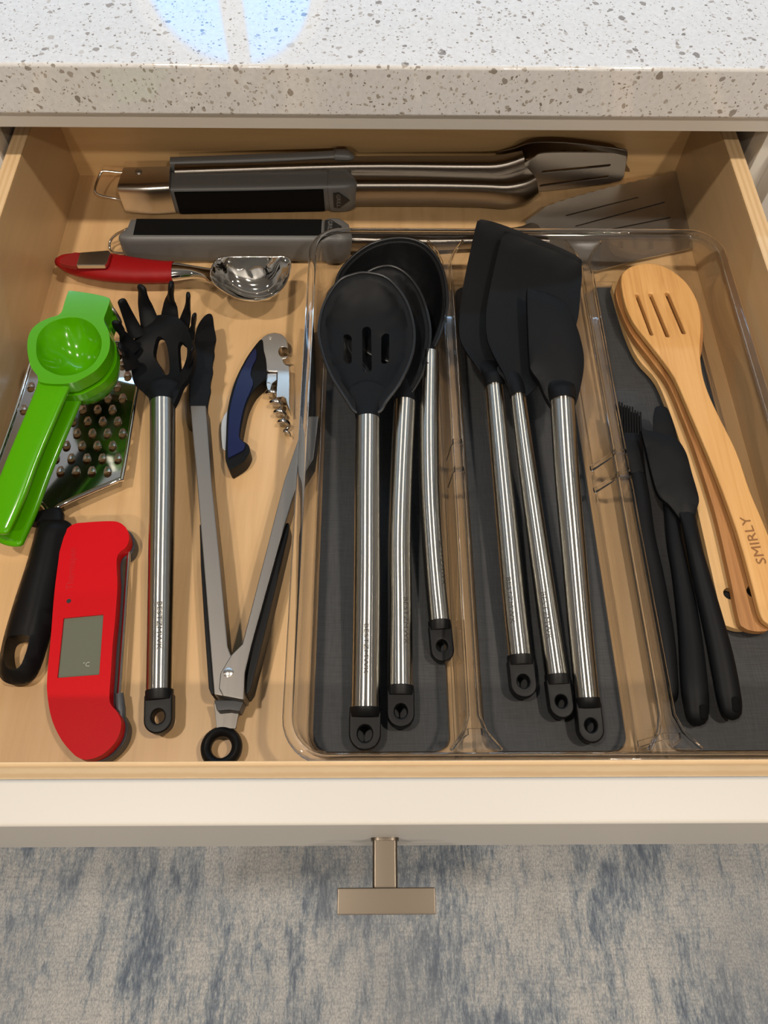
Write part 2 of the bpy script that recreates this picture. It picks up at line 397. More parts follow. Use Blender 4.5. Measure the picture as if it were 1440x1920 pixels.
# ================================================================== the setting
XL, XR, YB, H, YF = -.2785, .2828, .6155, .0869, .0674
FLOOR = -.747
def struct(name, vf, m, parent=None, **k):
    o = build(name, *vf, m, parent, **k)
    if not parent: tag(o, kind='structure')
    return o
struct('floor', box(-2.6, 2.6, -3.1, 1.2, FLOOR-.05, FLOOR), 'floor_boards')
struct('ceiling', box(-2.6, 2.6, -3.1, 1.2, CEIL, CEIL+.05), 'ceiling_paint')
struct('wall_back', box(-2.6, 2.6, 1.16, 1.2, FLOOR, CEIL), 'wall_cool_tint')  # unseen wall tinted blue so the counter's reflection turns cooler
struct('wall_left', box(-2.6, -2.55, -3.1, 1.16, FLOOR, CEIL), 'wall_paint')
struct('wall_right', box(2.55, 2.6, -3.1, 1.16, FLOOR, CEIL), 'wall_paint')
struct('wall_front', box(-2.55, 2.55, -3.1, -3.05, FLOOR, CEIL), 'wall_paint')
ZCT, ZCB, YC = .167, .1295, .5146
def mirror_px(px, py, Y=1.157):
    """where the wall behind shows up in the polished counter"""
    d = ray(px, py); t = (ZCT-CAMZ)/d.z; q = CAM+d*t; d = Vector((d.x, d.y, -d.z)); return q+d*((Y-q.y)/d.y)
wc = mirror_px(428, -42); wr = (mirror_px(583, -42)-wc).length
def disc(c, r, y0, y1, n=40):
    return loft([[Vector((c.x+r*math.cos(2*pi*k/n), y, c.z+r*math.sin(2*pi*k/n))) for k in range(n)] for y in (y0, y1)])
win = struct('added_window_1', loft([[Vector((wc.x+q*math.cos(2*pi*k/48), y, wc.z+q*math.sin(2*pi*k/48))) for k in range(48)] for q, y in ((wr, 1.16), (wr, 1.142), (wr+.02, 1.142), (wr+.02, 1.16))], wrap=True), 'trim_paint')  # round window made up to give the counter its blue reflection
o = build('pane', *disc(wc, wr, 1.154, 1.157), 'added_window_glow', win)
a, b = mirror_px(432, 0), mirror_px(448, 86)
build('mullion', *box(wc.x-.017, wc.x+.017, 1.145, 1.154, wc.z-wr, wc.z+wr), 'trim_paint', win)
build('sill', *box(wc.x-.2, wc.x+.2, 1.12, 1.16, wc.z-wr-.032, wc.z-wr-.02), 'trim_paint', win)

struct('added_shelf_1', box(-1.15, .95, .96, 1.16, .71, .735), 'trim_paint', bevel=.002)  # unseen shelf, added to carry the made-up strip lamp

rug = build('area_rug', *box(-1.4, 1.4, -1.9, .42, FLOOR, FLOOR+.008), 'rug', loc=(0, -.7, FLOOR), bevel=.003)
tag(rug, 'grey and slate blue distressed area rug on the floor below the drawer', 'rug')

ct = build('countertop', *box(-1.5, 1.5, YC, 1.16, ZCB, ZCT), 'quartz', loc=(0, YC, ZCB), bevel=.0025, seg=3)
tag(ct, 'white speckled quartz countertop with thick square front edge above the drawer', 'countertop')

# base cabinet: frame around the opening, dark inside
YR, ZR = .5240, .1129
xr = PY(1423, 285, YR).x; xl = PY(2, 285, YR).x-.002
cab = thing('base_cabinet', 'painted off-white base cabinet frame under the countertop, holding the open drawer', 'cabinet', (0, YR, FLOOR))
build('top_rail', *box(-1.2, 1.2, YR, YR+.02, ZR, ZCB), 'frame_paint', cab, bevel=.001)
build('stile', *box(xl-.05, xl, YR, YR+.02, FLOOR+.1, ZR), 'frame_paint', cab, bevel=.001)
build('stile', *box(xr, xr+.05, YR, YR+.02, FLOOR+.1, ZR), 'frame_paint', cab, bevel=.001)
build('side_panel', *box(xl-.018, xl, YR+.02, 1.13, FLOOR+.1, ZCB-.002), 'cabinet_inside', cab)
build('side_panel', *box(xr, xr+.018, YR+.02, 1.13, FLOOR+.1, ZCB-.002), 'cabinet_inside', cab)
build('back_panel', *box(xl, xr, 1.12, 1.13, FLOOR+.1, ZCB-.002), 'cabinet_inside', cab)
build('lower_drawer_front', *box(xl+.004, xr-.004, YR-.02, YR, FLOOR+.12, -.035), 'white_paint', cab, bevel=.0015)
build('lower_drawer_front', *box(xr+.012, xr+.6, YR-.02, YR, FLOOR+.12, ZR-.004), 'white_paint', cab, bevel=.0015)
build('lower_drawer_front', *box(xl-.6, xl-.012, YR-.02, YR, FLOOR+.12, ZR-.004), 'white_paint', cab, bevel=.0015)
build('toe_kick', *box(-1.2, 1.2, YR+.06, YR+.075, FLOOR, FLOOR+.1), 'cabinet_inside', cab)

# the drawer
YD0, YD1, ZD, ZDB, TS = .0576, .0362, .0988, -.0286, .0125
dr = thing('kitchen_drawer', 'pulled-out maple kitchen drawer with white front and T-shaped nickel pull', 'drawer', (0, .33, ZDB))
build('bottom_panel', *box(XL-.005, XR+.005, YF-.004, YB+.004, -.009, 0), 'maple', dr)
def side(x0, x1, y0, y1, zt, mt, edge_m):
    o = build('side_panel', *box(x0, x1, y0, y1, -.018, zt-.0012), mt, dr)
    build('plywood_edge', *box(x0, x1, y0, y1, zt-.0012, zt), edge_m, o, bevel=.0005)
    return o
side(XL-TS, XL, YD0, YB+TS, H, 'maple_side_shaded', 'plywood_side'); side(XR, XR+TS, YD0, YB+TS, H, 'maple_side_shaded', 'plywood_side')
o = side(XL, XR, YB, YB+TS, H, 'maple_back', 'plywood_front'); o.name = 'back_panel'
o = side(XL, XR, YD0, YF, H, 'maple_back', 'plywood_front'); o.name = 'box_front'
build('drawer_front', *box(xl-.008, xr+.008, YD1, YD0, ZDB, ZD), 'white_paint', dr, bevel=.0022, seg=3)
zh = PY(722, 1570, YD1).z; hb = P(722, 1690, zh)
y0, y1 = P(724, 1715, zh).y, P(724, 1664, zh).y; x0, x1 = P(632, 1690, zh).x, P(817, 1690, zh).x; xs0, xs1 = P(698.5, 1620, zh).x, P(745.5, 1620, zh).x
hd = build('pull_handle', *box(x0, x1, y0, y1, zh-.009, zh), 'nickel', dr, bevel=.0007)
build('pull_stem', *box(xs0, xs1, y1-.001, YD1, zh-.0105, zh-.0004), 'nickel', hd, bevel=.0016, seg=3)
build('pull_collar', *tube([((xs0+xs1)/2, YD1-.0015, zh-.006, (xs1-xs0)/2+.001, .007), ((xs0+xs1)/2, YD1, zh-.006, (xs1-xs0)/2+.001, .007)], 20, .45), 'nickel', hd)

# ================================================================== clear organiser tray
RZ = .050
tx0 = P(541, 1150, RZ).x; tx1 = P(1402, 613, RZ).x; ty1 = P(900, 431, RZ).y; ty0 = YF+.0035
tray = thing('organizer_tray', 'clear acrylic three-compartment organizer tray filling the right of the drawer', 'tray', ((tx0+tx1)/2, (ty0+ty1)/2, 0))
def rr(inset, z, r): return [Vector((x, y, z)) for x, y in rrect(tx0+inset, tx1-inset, ty0+inset, ty1-inset, r, 8)]
prof_o = [(.0135, .0008, .016), (.0105, .0016, .018), (.0085, .006, .020), (.005, .040, .022), (.004, .0465, .023), (.0012, .0475, .025), (0, .0485, .026), (0, .0495, .026), (.0012, .0502, .025)]
prof_i = [(.0058, .0502, .021), (.0070, .0490, .020), (.0078, .046, .019), (.0112, .008, .017), (.0140, .0035, .0155), (.018, .0026, .013)]
build('tray_shell', *loft([rr(*p) for p in prof_o+prof_i]), 'acrylic', tray)
def bead(path_pts, rw, rh, name='rim_bead', closed=True, n=10):
    rings = []; N_ = len(path_pts)
    for i, p in enumerate(path_pts):
        T = (path_pts[(i+1) % N_]-path_pts[i-1]).normalized(); sd = T.cross(Vector((0, 0, 1))).normalized()
        rings.append([p+sd*(rw*math.cos(2*pi*k/n))+Vector((0, 0, rh*math.sin(2*pi*k/n))) for k in range(n)])
    return build(name, *loft(rings, wrap=True), 'clear_bead', tray)
bead(rr(.003, .0512, .0235), .0030, .0016); bead(rr(.0125, .0042, .017), .0016, .0018, 'foot_bead')
LZ = .0045
l1x0, l1x1 = P(590, 1300, LZ).x, P(840, 1350, LZ).x
l2x0, l2x1 = P(909, 1380, LZ).x, P(1176, 1400, LZ).x
l3x0, l3x1 = P(1250, 1360, LZ).x, P(1328, 712, LZ).x
ly0, ly1 = P(720, 1409, LZ).y, P(1140, 539, LZ).y
# raised dividers with flared ends, and the bands that lock the sliding halves
def divider(xa, xb):
    c, hw = (xa+xb)/2, (xb-xa)/2
    rings = []
    N = 40
    for i in range(N+1):
        y = ty0+.009+(ty1-ty0-.018)*i/N; e = min(i, N-i)/N; fl = max(0, 1-e/.055)**2; zt = .043+.004*fl
        pts = [(-hw+.001, .003), (-hw*.74, .0055), (-hw*.52, .018), (-hw*.42-.006*fl, .034), (-hw*.33-.011*fl, zt-.0015), (-hw*.2-.011*fl, zt), (hw*.2+.011*fl, zt), (hw*.33+.011*fl, zt-.0015), (hw*.42+.006*fl, .034), (hw*.52, .018), (hw*.74, .0055), (hw-.001, .003)]
        inner = [(x*(.78 if z > .01 else .94), max(.0028, z-.0022)) for x, z in reversed(pts)]
        rings.append([Vector((c+x, y, z)) for x, z in pts+inner])
    dv_ = build('divider', *loft(rings), 'acrylic', tray, ang=30)
    for sx, k_, dz_ in ((-1, 4, .0012), (1, 7, .0012), (-1, 1, .0012), (1, 10, .0012)):
        pth = [(*(r_[k_]+Vector((0, 0, dz_))), .0011, .0012) for r_ in rings]
        build('divider_edge', *tube(pth, 8), 'clear_bead', dv_)
    return c, hw
d1 = divider(l1x1+.0015, l2x0-.0015); d2 = divider(l2x1+.0015, l3x0-.0015)
def band(d, py, wide=1.0, spread=0):
    c, hw = d; y = P(c and 850, py, .044).y
    pts = [(-hw*.60*wide-spread, .022), (-hw*.42*wide, .040), (-hw*.33*wide, .0452), (hw*.33*wide, .0452), (hw*.42*wide, .040), (hw*.60*wide, .022)]
    inn = [(x*.86, z-.0016) for x, z in reversed(pts)]
    build('locking_band', *loft([[Vector((c+x, yy, z)) for x, z in pts+inn] for yy in (y, y+.0035)]), 'clear_bead', tray, bevel=.0003)
for py in (832, 884): band(d1, py)
for py in (851, 893): band(d2, py, 1.05, .008)
band(d1, 1378, 1.3); band(d2, 1388, 1.25, .004)
for nm, a, b in (('charcoal ribbed liner mat under the slotted spoons in the left tray compartment', l1x0, l1x1),
                 ('charcoal ribbed liner mat under the spatulas in the middle tray compartment', l2x0, l2x1),
                 ('charcoal ribbed liner mat under the bamboo spoons in the right tray compartment', l3x0, l3x1)):
    o = build('liner_mat', *prism(Plane(LZ), rrect(a, b, ly0, ly1, .009), .0016), 'liner', loc=((a+b)/2, (ly0+ly1)/2, .003))
    tag(o, nm, 'liner', 'liner mats in the organizer tray')

# ================================================================== steel-handled silicone utensils
def handle(root, st, cap_len_px, word=None, wa=0, wpos=None, wlen=.031):
    """st: stations (cx,cy,width px,z) from the head down to the steel end; then the black loop cap"""
    path = crn([pw(*s) for s in st], 8); hs_ = build('handle', *tube(path, 32), 'steel_handle', root)
    hs_['brush'] = [float(q) for q in (Vector(path[-1][:3])-Vector(path[0][:3])).normalized()]
    e = Vector(path[-1][:3]); r = path[-1][3]; T = (e-Vector(path[-3][:3])).normalized()
    sd = T.cross(Vector((0, 0, 1))).normalized(); up = sd.cross(T)
    L = cap_len_px*scale_at(e)/max(.3, math.sqrt(1-(T.dot((e-CAM).normalized()))**2)); r2 = r*1.04
    pl = Plane(e, e+T, e+sd)
    if pl.e2.dot(sd) < 0: pass
    cp = build('end_cap', *tube([(*(e-T*.001), r2, r2), (*(e+T*L*.10), r2, r2*.98), (*(e+T*L*.2), r2*.99, r2*.8)], 24), 'black_rubber', root)
    hw = r2; n = 14; u0, u1 = L*.06, L-hw
    out_ = [(u0, -hw)]+[(u1+hw*math.cos(t), hw*math.sin(t)) for t in [-pi/2+pi*k/n for k in range(n+1)]]+[(u0, hw)]
    hole = circle(L*.60, 0, hw*.50, 18, hw*.46)
    pl.o = e+up*(r*.42) if up.z > 0 else e
    build('hanging_loop', *sheet(pl, out_, [hole], r*1.15), 'black_rubber', cp, bevel=.0011, seg=3)
    if word:
        V, F = text_mesh(word, .0046, wlen); V3 = []
        c0 = P(wpos[0], wpos[1], e.z)
        best = min(range(len(path)), key=lambda i: (Vector(path[i][:3])-c0).to_2d().length)
        for x, y in V:
            # x along the handle (down towards the cap), y across
            i = min(max(best, 1), len(path)-2); A = Vector(path[i][:3]); t_ = (Vector(path[i+1][:3])-Vector(path[i-1][:3])).normalized()
            s_ = t_.cross(Vector((0, 0, 1))).normalized(); n_ = s_.cross(t_)
            # local radius and curve
            tgt = A+t_*x; j = min(range(len(path)-1), key=lambda q: abs((Vector(path[q][:3])-tgt).dot(t_)))
            B = Vector(path[j][:3]); tj = (Vector(path[j+1][:3])-B); f_ = (tgt-B).dot(t_)/max(1e-9, tj.dot(t_)); q = B+tj*f_
            rr_ = path[j][3]+(path[j+1][3]-path[j][3])*f_+.00012; an = wa+(-y)/rr_
            V3.append(q+s_*(rr_*math.sin(an))+n_*(rr_*math.cos(an)))
        build('engraved_lettering', V3, F, 'engraving', root)
    return path
def head_tube(root, name, st, e=1.0, n=18, ends=(.7, 0), m='black_silicone', k=6):
    return build(name, *tube(crn([pw(*s[:4], *(s[4:] or (1,))) for s in st], k), n, e, ends), m, root)
W_ = 'BESTZMWK'

def rim(par, pl, ol, r=.0012, h=0):
    pts = [pl.at(u, v, h) for u, v in ol]; rg = []; N_ = len(pts)
    for i, p in enumerate(pts):
        T = (pts[(i+1) % N_]-pts[i-1]).normalized(); sd = T.cross(pl.n).normalized()
        rg.append([p+sd*(r*math.cos(2*pi*k/8)-r*.6)+pl.n*(r*math.sin(2*pi*k/8)) for k in range(8)])
    if (rg[0][0]-sum(pts, Vector())/N_).length > (pts[0]-sum(pts, Vector())/N_).length+r*.5: pass
    return build('rim', *loft(rg, wrap=True), 'silicone_rim', par)
# ladle (lowest in its compartment, bowl leaning on the back)
t = thing('ladle', 'black silicone ladle with steel handle, deep round bowl behind the two spoons', 'ladle', P(760, 800, 0), 'steel-handled utensils in the left compartment')
pl = plane3((740, 460, .049), (740, 640, .038), (840, 560, .0435))
ol = trace(pl, [(749, 448), (795, 460), (826, 500), (837, 560), (829, 612), (808, 655), (770, 678), (715, 672), (665, 640), (636, 590), (631, 535), (650, 495), (695, 460)], 5)
bw = build('bowl', *sheet(pl, ol, (), .0032, .004, dish(ol, .032, .003, .036), smooth=10, rings=(.003, .0055)), 'black_silicone', t, bevel=.0009)
rim(bw, pl, ol)
head_tube(t, 'neck', [(800, 655, 34, .038, .6), (803, 690, 36, .036, .9)])
handle(t, [(806, 663, 34, .037), (804, 800, 38, .030), (806, 930, 39, .024), (814, 1060, 40, .018), (824, 1168, 41.5, .0145)], 72, W_, -.75, (808, 1068))

t = thing('serving_spoon', 'black silicone solid spoon with curved steel handle, between slotted spoon and ladle', 'spoon', P(750, 900, 0), 'steel-handled utensils in the left compartment')
pl = plane3((725, 505, .053), (725, 740, .0365), (806, 625, .0447))
ol = trace(pl, [(727, 500), (762, 516), (789, 555), (804, 610), (802, 655), (788, 703), (770, 735), (752, 752), (735, 735), (690, 700), (655, 650), (645, 600), (655, 555), (685, 515)], 5)
bw = build('bowl', *sheet(pl, ol, (), .0028, .004, dish(ol, .010, .003, .026), smooth=12, rings=(.003, .0055)), 'black_silicone', t, bevel=.0008)
rim(bw, pl, ol)
head_tube(t, 'neck', [(755, 722, 50, .035, .22), (757, 740, 44, .0345, .55), (758.5, 762, 41, .034, .95)])
handle(t, [(759, 755, 41, .0345), (753, 880, 42, .0295), (749, 1010, 44, .025), (750, 1150, 46, .0185), (751, 1290, 49, .0155)], 72, W_, -.45, (742, 1180))

t = thing('slotted_spoon', 'black silicone slotted spoon with straight steel handle and three slots, front of compartment', 'spoon', P(688, 1000, 0), 'steel-handled utensils in the left compartment')
pl = plane3((688, 520, .066), (688, 750, .048), (774, 624, .058))
ol = trace(pl, [(688, 513), (725, 523), (755, 557), (771, 598), (775, 640), (766, 680), (745, 722), (722, 752), (711, 770), (688, 776), (666, 770), (652, 750), (622, 702), (605, 655), (600, 615), (610, 570), (635, 530), (660, 517)], 5)
def S2(pl, a, b, wpx): A, B = pl.uv(pl.hit(*a)), pl.uv(pl.hit(*b)); return slot(A, B, wpx*scale_at(pl.hit(*a)))
hl = [S2(pl, (651, 623), (651, 667), 15), S2(pl, (687, 608), (688, 681), 17), S2(pl, (722.5, 622), (722, 666), 15)]
bw = build('slotted_bowl', *sheet(pl, ol, hl, .0028, .004, dish(ol, .009, .0035, .027), smooth=12, rings=(.0035, .006)), 'black_silicone', t, bevel=.0007)
rim(bw, pl, ol)
head_tube(t, 'neck', [(688.5, 735, 70, .047, .15), (689, 762, 52, .045, .45), (689.5, 792, 44, .043, .95)])
handle(t, [(689.5, 786, 45, .043), (688.5, 920, 48, .036), (688, 1080, 51, .028), (686.5, 1220, 54, .021), (685, 1330, 57, .0165)], 74, W_, 0, (685, 1218))

# turners and spatula in the middle compartment
t = thing('slanted_turner', 'black silicone slanted turner with steel handle, leftmost and lowest in middle compartment', 'spatula', P(940, 900, 0), 'steel-handled utensils in the middle compartment')
pl = plane3((900, 420, .060), (880, 650, .040), (1080, 490, .058))
ol = trace(pl, [(893, 423), (897, 417), (906, 415), (940, 424), (1000, 447), (1060, 472), (1084, 486), (1090, 500), (1078, 560), (1040, 640), (990, 690), (952, 714), (938, 722), (915, 718), (892, 688), (868, 652), (861, 628), (861, 605), (866, 552), (880, 480)], 4)
build('blade', *sheet(pl, ol, (), .0030, .008, lambda u, v: .0022*min(1, max(0, 1-edge_dist((u, v), ol)/.006))), 'black_silicone', t, bevel=.0008)
head_tube(t, 'neck', [(914, 676, 44, .0375, .12), (921, 699, 38, .0378, .7), (924, 709, 37, .0376, 1), (926, 725, 36, .0370, 1)])
handle(t, [(925.5, 713, 33, .037), (938, 850, 37, .030), (952, 1000, 42, .023), (964, 1130, 45, .0185), (975, 1233, 47, .0155)], 74, W_, .5, (985, 1130))

t = thing('wide_turner', 'black silicone wide turner with slim steel handle, middle one of three in its compartment', 'spatula', P(1010, 900, 0), 'steel-handled utensils in the middle compartment')
pl = plane3((950, 440, .0665), (920, 660, .0475), (1085, 510, .0645))
ol = trace(pl, [(943, 442), (952, 438), (985, 452), (1040, 474), (1082, 493), (1090, 507), (1088, 550), (1080, 612), (1050, 680), (1010, 722), (985, 745), (962, 740), (945, 705), (921, 660), (912, 630), (911, 590), (918, 545), (932, 480)], 4)
build('blade', *sheet(pl, ol, (), .0030, .008, lambda u, v: .0022*min(1, max(0, 1-edge_dist((u, v), ol)/.006))), 'black_silicone', t, bevel=.0008)
head_tube(t, 'neck', [(952, 690, 44, .0445, .12), (965, 716, 34, .0432, .6), (971, 742, 30.5, .0422, 1)])
handle(t, [(970, 731, 27, .042), (985, 850, 32, .035), (1006, 1000, 37, .027), (1026, 1140, 41, .0205), (1044, 1269, 44, .0165)], 76, W_, .45, (1046, 1162))

t = thing('scraper_spatula', 'black silicone pointed scraper spatula with steel handle, on top of both turners', 'spatula', P(1070, 900, 0), 'steel-handled utensils in the middle compartment')
pl = plane3((995, 545, .074), (1010, 720, .058), (1090, 640, .066))
ol = trace(pl, [(990, 538), (998, 538), (1024, 543), (1052, 556), (1070, 573), (1080, 598), (1090, 628), (1097, 665), (1095, 700), (1084, 748), (1074, 764), (1052, 768), (1036, 758), (1022, 735), (1012, 712), (997, 690), (994, 670), (991, 605)], 5)
build('blade', *sheet(pl, ol, (), .0055, .007, lambda u, v: -.003*max(0, 1-edge_dist((u, v), ol)/.009)**2), 'black_silicone', t, bevel=.0007)
head_tube(t, 'neck', [(1046, 690, 40, .0575, .12), (1050, 718, 52, .0555, .38), (1053, 735, 52, .0548, .8), (1054.5, 752, 48, .0540, 1)])
handle(t, [(1053.5, 740, 45, .054), (1062, 880, 46, .044), (1075, 1030, 45.5, .034), (1088, 1180, 45, .025), (1101, 1312, 46, .018)], 78)

# ================================================================== small black silicone tools
G3 = 'small all-silicone tools in the right compartment'
t = thing('basting_brush', 'small black silicone basting brush beside the right divider of the tray', 'brush', P(1200, 900, 0), G3)
head_tube(t, 'ferrule', [(1181, 818, 42, .021, .55), (1184, 845, 43, .021, .55), (1189, 868, 36, .020, .65), (1194, 890, 32, .019, .7)], .7, ends=(.1, 0))
head_tube(t, 'handle', [(1191, 872, 30, .019, .8), (1200, 930, 35, .018, .75), (1208, 1000, 38, .0165, .7), (1225, 1083, 41, .0145, .65), (1241, 1187, 45, .0135, .65), (1251, 1270, 39, .0125, .7), (1254, 1299, 32, .0120, .7)], 1, ends=(0, 1), m='black_silicone')
A0, A1 = P(1162, 816, .024), P(1202, 822, .024); tp0 = P(1161, 752, .030)
dv = (tp0-A0)
for i in range(9):
    for j in range(4):
        b0 = A0.lerp(A1, i/8)-Vector((0, 0, .0035*j)); b1 = b0+dv*(1-.22*(i/8)+random.uniform(-.05, .02))
        build('bristle', *tube([(*b0, .00085, .00085), (*(b0.lerp(b1, .5)), .0008, .0008), (*b1, .0006, .0006)], 6), 'black_silicone', t)
t = thing('mini_spoon', 'small black silicone spoon with rounded tip, mostly hidden under the mini spatula', 'spoon', P(1270, 1000, 0), G3)
head_tube(t, 'bowl', [(1240, 768, 26, .026, .16), (1243, 790, 38, .025, .18), (1249, 830, 46, .022, .22), (1254, 880, 46, .020, .25), (1256, 920, 34, .019, .4), (1260, 960, 25, .018, .7)], 1, ends=(.6, 0))
head_tube(t, 'handle', [(1257, 940, 28, .018, .8), (1267, 1021, 34, .017, .8), (1278, 1083, 36, .016, .75), (1293, 1187, 44, .0145, .7), (1302, 1290, 51, .0140, .65), (1306, 1335, 45, .0130, .65)], 1, ends=(0, 1.15))
head_tube(t, 'hang_hole_shade', [(1318, 1326, 13, .0186, .25), (1319, 1344, 13, .0172, .25)], ends=(.8, .8), m='grip_pad')  # raised dark ellipse painted as the shade of a hanging hole
t = thing('mini_spatula', 'small black silicone spatula with flat pointed blade, lying on the bamboo spoon edge', 'spatula', P(1300, 1000, 0), G3)
pl = plane3((1210, 810, .036), (1290, 960, .029), (1300, 860, .036))
ol = trace(pl, [(1204, 803), (1216, 804), (1246, 811), (1270, 820), (1288, 846), (1299, 884), (1312, 930), (1310, 948), (1303, 972), (1290, 985), (1274, 968), (1256, 945), (1236, 926), (1224, 890), (1212, 840)], 5)
build('blade', *sheet(pl, ol, (), .0045, .006, lambda u, v: -.002*max(0, 1-edge_dist((u, v), ol)/.006)**2), 'black_silicone', t, bevel=.0007)
head_tube(t, 'handle', [(1277, 935, 36, .0265, .12), (1289, 968, 30, .0265, .45), (1299, 1018, 29, .0255, .8), (1315, 1083, 35, .0225, .8), (1342, 1187, 43, .0190, .72), (1356, 1250, 47, .0170, .68), (1367, 1310, 46, .0155, .65), (1370, 1328, 42, .0150, .65)], 1, ends=(0, 1.05))
head_tube(t, 'hang_hole_shade', [(1379, 1312, 15, .0203, .25), (1380, 1330, 15, .0190, .25)], ends=(.8, .8), m='grip_pad')  # dark ellipse on the surface in place of a shaded hole

# ================================================================== bamboo spoons
GB = 'bamboo utensils in the right compartment'
def bamboo(name, label, m, pl, px, slots=(), th=.0052, hole=None, dsh=None, nn=4):
    t = thing(name, label, 'spoon', pl.hit(1300, 850)-Vector((0, 0, .02)), GB)
    ol = trace(pl, px, nn)
    hs = [S2(pl, a, b, w_) for a, b, w_ in slots]
    if hole: c = pl.uv(pl.hit(*hole)); hs.append(circle(c[0], c[1], .0042))
    hd_c = dsh and pl.uv(pl.hit(*dsh)); 
    def dz(u, v):
        if not dsh: return 0
        d = math.hypot(u-hd_c[0], v-hd_c[1]); return -.0028*math.exp(-(d/.020)**2)
    build('spoon_body', *sheet(pl, ol, hs, th, .006, dz, lambda u, v: dz(u, v)-th), m, t, bevel=.0011, seg=3)
    return t
pl = plane3((1230, 560, .012), (1400, 1150, .0135), (1310, 600, .012))
bamboo('bamboo_turner', 'pale bamboo utensil lowest in the stack, its end left of the darker one', 'bamboo_pale', pl,
       [(1150, 548), (1148, 536), (1156, 527), (1200, 520), (1260, 530), (1300, 575), (1306, 640), (1290, 690), (1300, 745), (1335, 880), (1372, 1040), (1398, 1150), (1402, 1176), (1388, 1180), (1368, 1175), (1356, 1166), (1345, 1120), (1318, 1000), (1290, 880), (1262, 790), (1232, 715), (1196, 672), (1172, 620)], hole=(1368, 1113))
pl = plane3((1230, 560, .0195), (1410, 1150, .0195), (1310, 600, .0195))
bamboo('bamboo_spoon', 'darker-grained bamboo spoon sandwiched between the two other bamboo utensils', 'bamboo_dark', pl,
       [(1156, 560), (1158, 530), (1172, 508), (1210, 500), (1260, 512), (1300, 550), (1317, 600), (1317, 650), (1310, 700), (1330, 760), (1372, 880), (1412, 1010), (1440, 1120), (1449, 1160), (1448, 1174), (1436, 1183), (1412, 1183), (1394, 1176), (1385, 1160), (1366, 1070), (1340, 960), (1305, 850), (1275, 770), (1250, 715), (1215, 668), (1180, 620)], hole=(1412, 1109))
pl = plane3((1230, 560, .0275), (1420, 1120, .0265), (1310, 600, .0275))
t = bamboo('slotted_bamboo_spoon', 'slotted honey-coloured bamboo spoon on top of the bamboo stack, branded near its end', 'bamboo', pl,
       [(1166, 540), (1165, 520), (1169, 510), (1184, 499), (1211, 493), (1240, 497), (1265, 510), (1287, 529), (1303, 553), (1312, 579), (1315, 610), (1313, 660), (1318, 702), (1330, 740), (1350, 783), (1381, 846), (1407, 921), (1440, 1000), (1468, 1085), (1480, 1135), (1481, 1158), (1472, 1171), (1455, 1176), (1438, 1168), (1426, 1153), (1413, 1106), (1387, 1012), (1360, 934), (1334, 867), (1296, 778), (1266, 710), (1244, 677), (1218, 643), (1190, 606), (1174, 573)],
       [((1195, 552), (1222, 625), 6.2), ((1221, 550), (1252, 628), 7), ((1252, 549), (1282, 622), 7.5)], dsh=(1236, 580))
c = pl.hit(1413, 1013); dx = (pl.hit(1397, 968)-pl.hit(1431, 1058)); wl = dx.length; dx.normalize(); dy = pl.n.cross(dx)
lettering('SMIRLY', .0095, wl*.98, c, dx, dy, 'burn_mark', t, 'branded_lettering', .0004, 0)

# ================================================================== grill tools at the back
GG = 'grill tools at the back of the drawer'
def ybox(p, rw, rh): return (p.x, p.y, p.z, rw, rh)
t = thing('grill_tongs', 'grey-handled steel grill tongs with slotted spatula tips against the drawer back', 'tongs', P(600, 370, 0), GG)
def gp(px, py, z): return P(px, py, z)
# front arm: grip box with the top face grey and a black pad on the near face
def station(px, ytop, zt, zb, depth):
    p = P(px, ytop, zt); return Vector((p.x, p.y-depth/2, (zt+zb)/2)), depth/2, (zt-zb)/2
def arm(st, e=.35, n=24, k=4):
    q = []
    for s in st: c, a, b = station(*s); q.append((*c, a, b))
    return tube(crn(q, k), n, e)
# back arm first
build('back_shaft', *arm([(330, 298, .034, .010, .016), (660, 288, .036, .012, .016), (880, 286, .038, .010, .018), (940, 284, .040, .008, .018), (985, 276, .044, .010, .014)], .5), 'steel_tool_shaded', t)
build('back_grip', *arm([(320, 291, .036, .014, .010), (480, 285, .0375, .014, .0105), (618, 279, .038, .014, .0105), (630, 275, .040, .013, .012), (655, 276, .040, .013, .012), (664, 280, .038, .016, .009)], .5), 'grip_grey', t)
build('pivot_bracket', *arm([(230, 309, .032, .003, .030), (275, 308, .033, .002, .031), (322, 307, .033, .002, .030)], .3), 'satin_steel', t, bevel=.0008)
c = P(259, 320, .0335); build('rivet', *tube([(c.x, c.y, .0315, .0033, .0033), (c.x, c.y, .0337, .0030, .0030), (c.x, c.y, .0342, .0018, .0018)], 14), 'steel_blade', t)
gr = build('front_grip', *arm([(318, 319, .0285, .002, .024), (326, 317, .0295, .001, .026), (480, 315, .0295, .001, .026), (612, 312, .0295, .001, .026), (618, 309, .031, .0005, .028), (648, 308, .031, .0005, .028), (660, 314, .0285, .002, .022)], .32), 'grip_grey', t)
ya = P(470, 346, .0295).y-.0012
pf = [PY(328, 350, ya), PY(616, 339, ya), PY(619, 371, ya), PY(332, 379, ya)]
yp = station(480, 315, .0295, .001, .026)[0].y-.013
def on_face(px, py): return PY(px, py, yp-.0004)
def pad(face_pts, thick, name, par, m='grip_pad'):
    n_ = (face_pts[1]-face_pts[0]).cross(face_pts[3]-face_pts[0]).normalized()
    if n_.y > 0: n_ = -n_
    return build(name, face_pts+[q-n_*thick for q in face_pts], [(0, 1, 2, 3), (7, 6, 5, 4), (0, 1, 5, 4), (1, 2, 6, 5), (2, 3, 7, 6), (3, 0, 4, 7)], m, par, bevel=.0005)
p0 = station(326, 317, .0295, .001, .026)[0]; p1 = station(612, 312, .0295, .001, .026)[0]
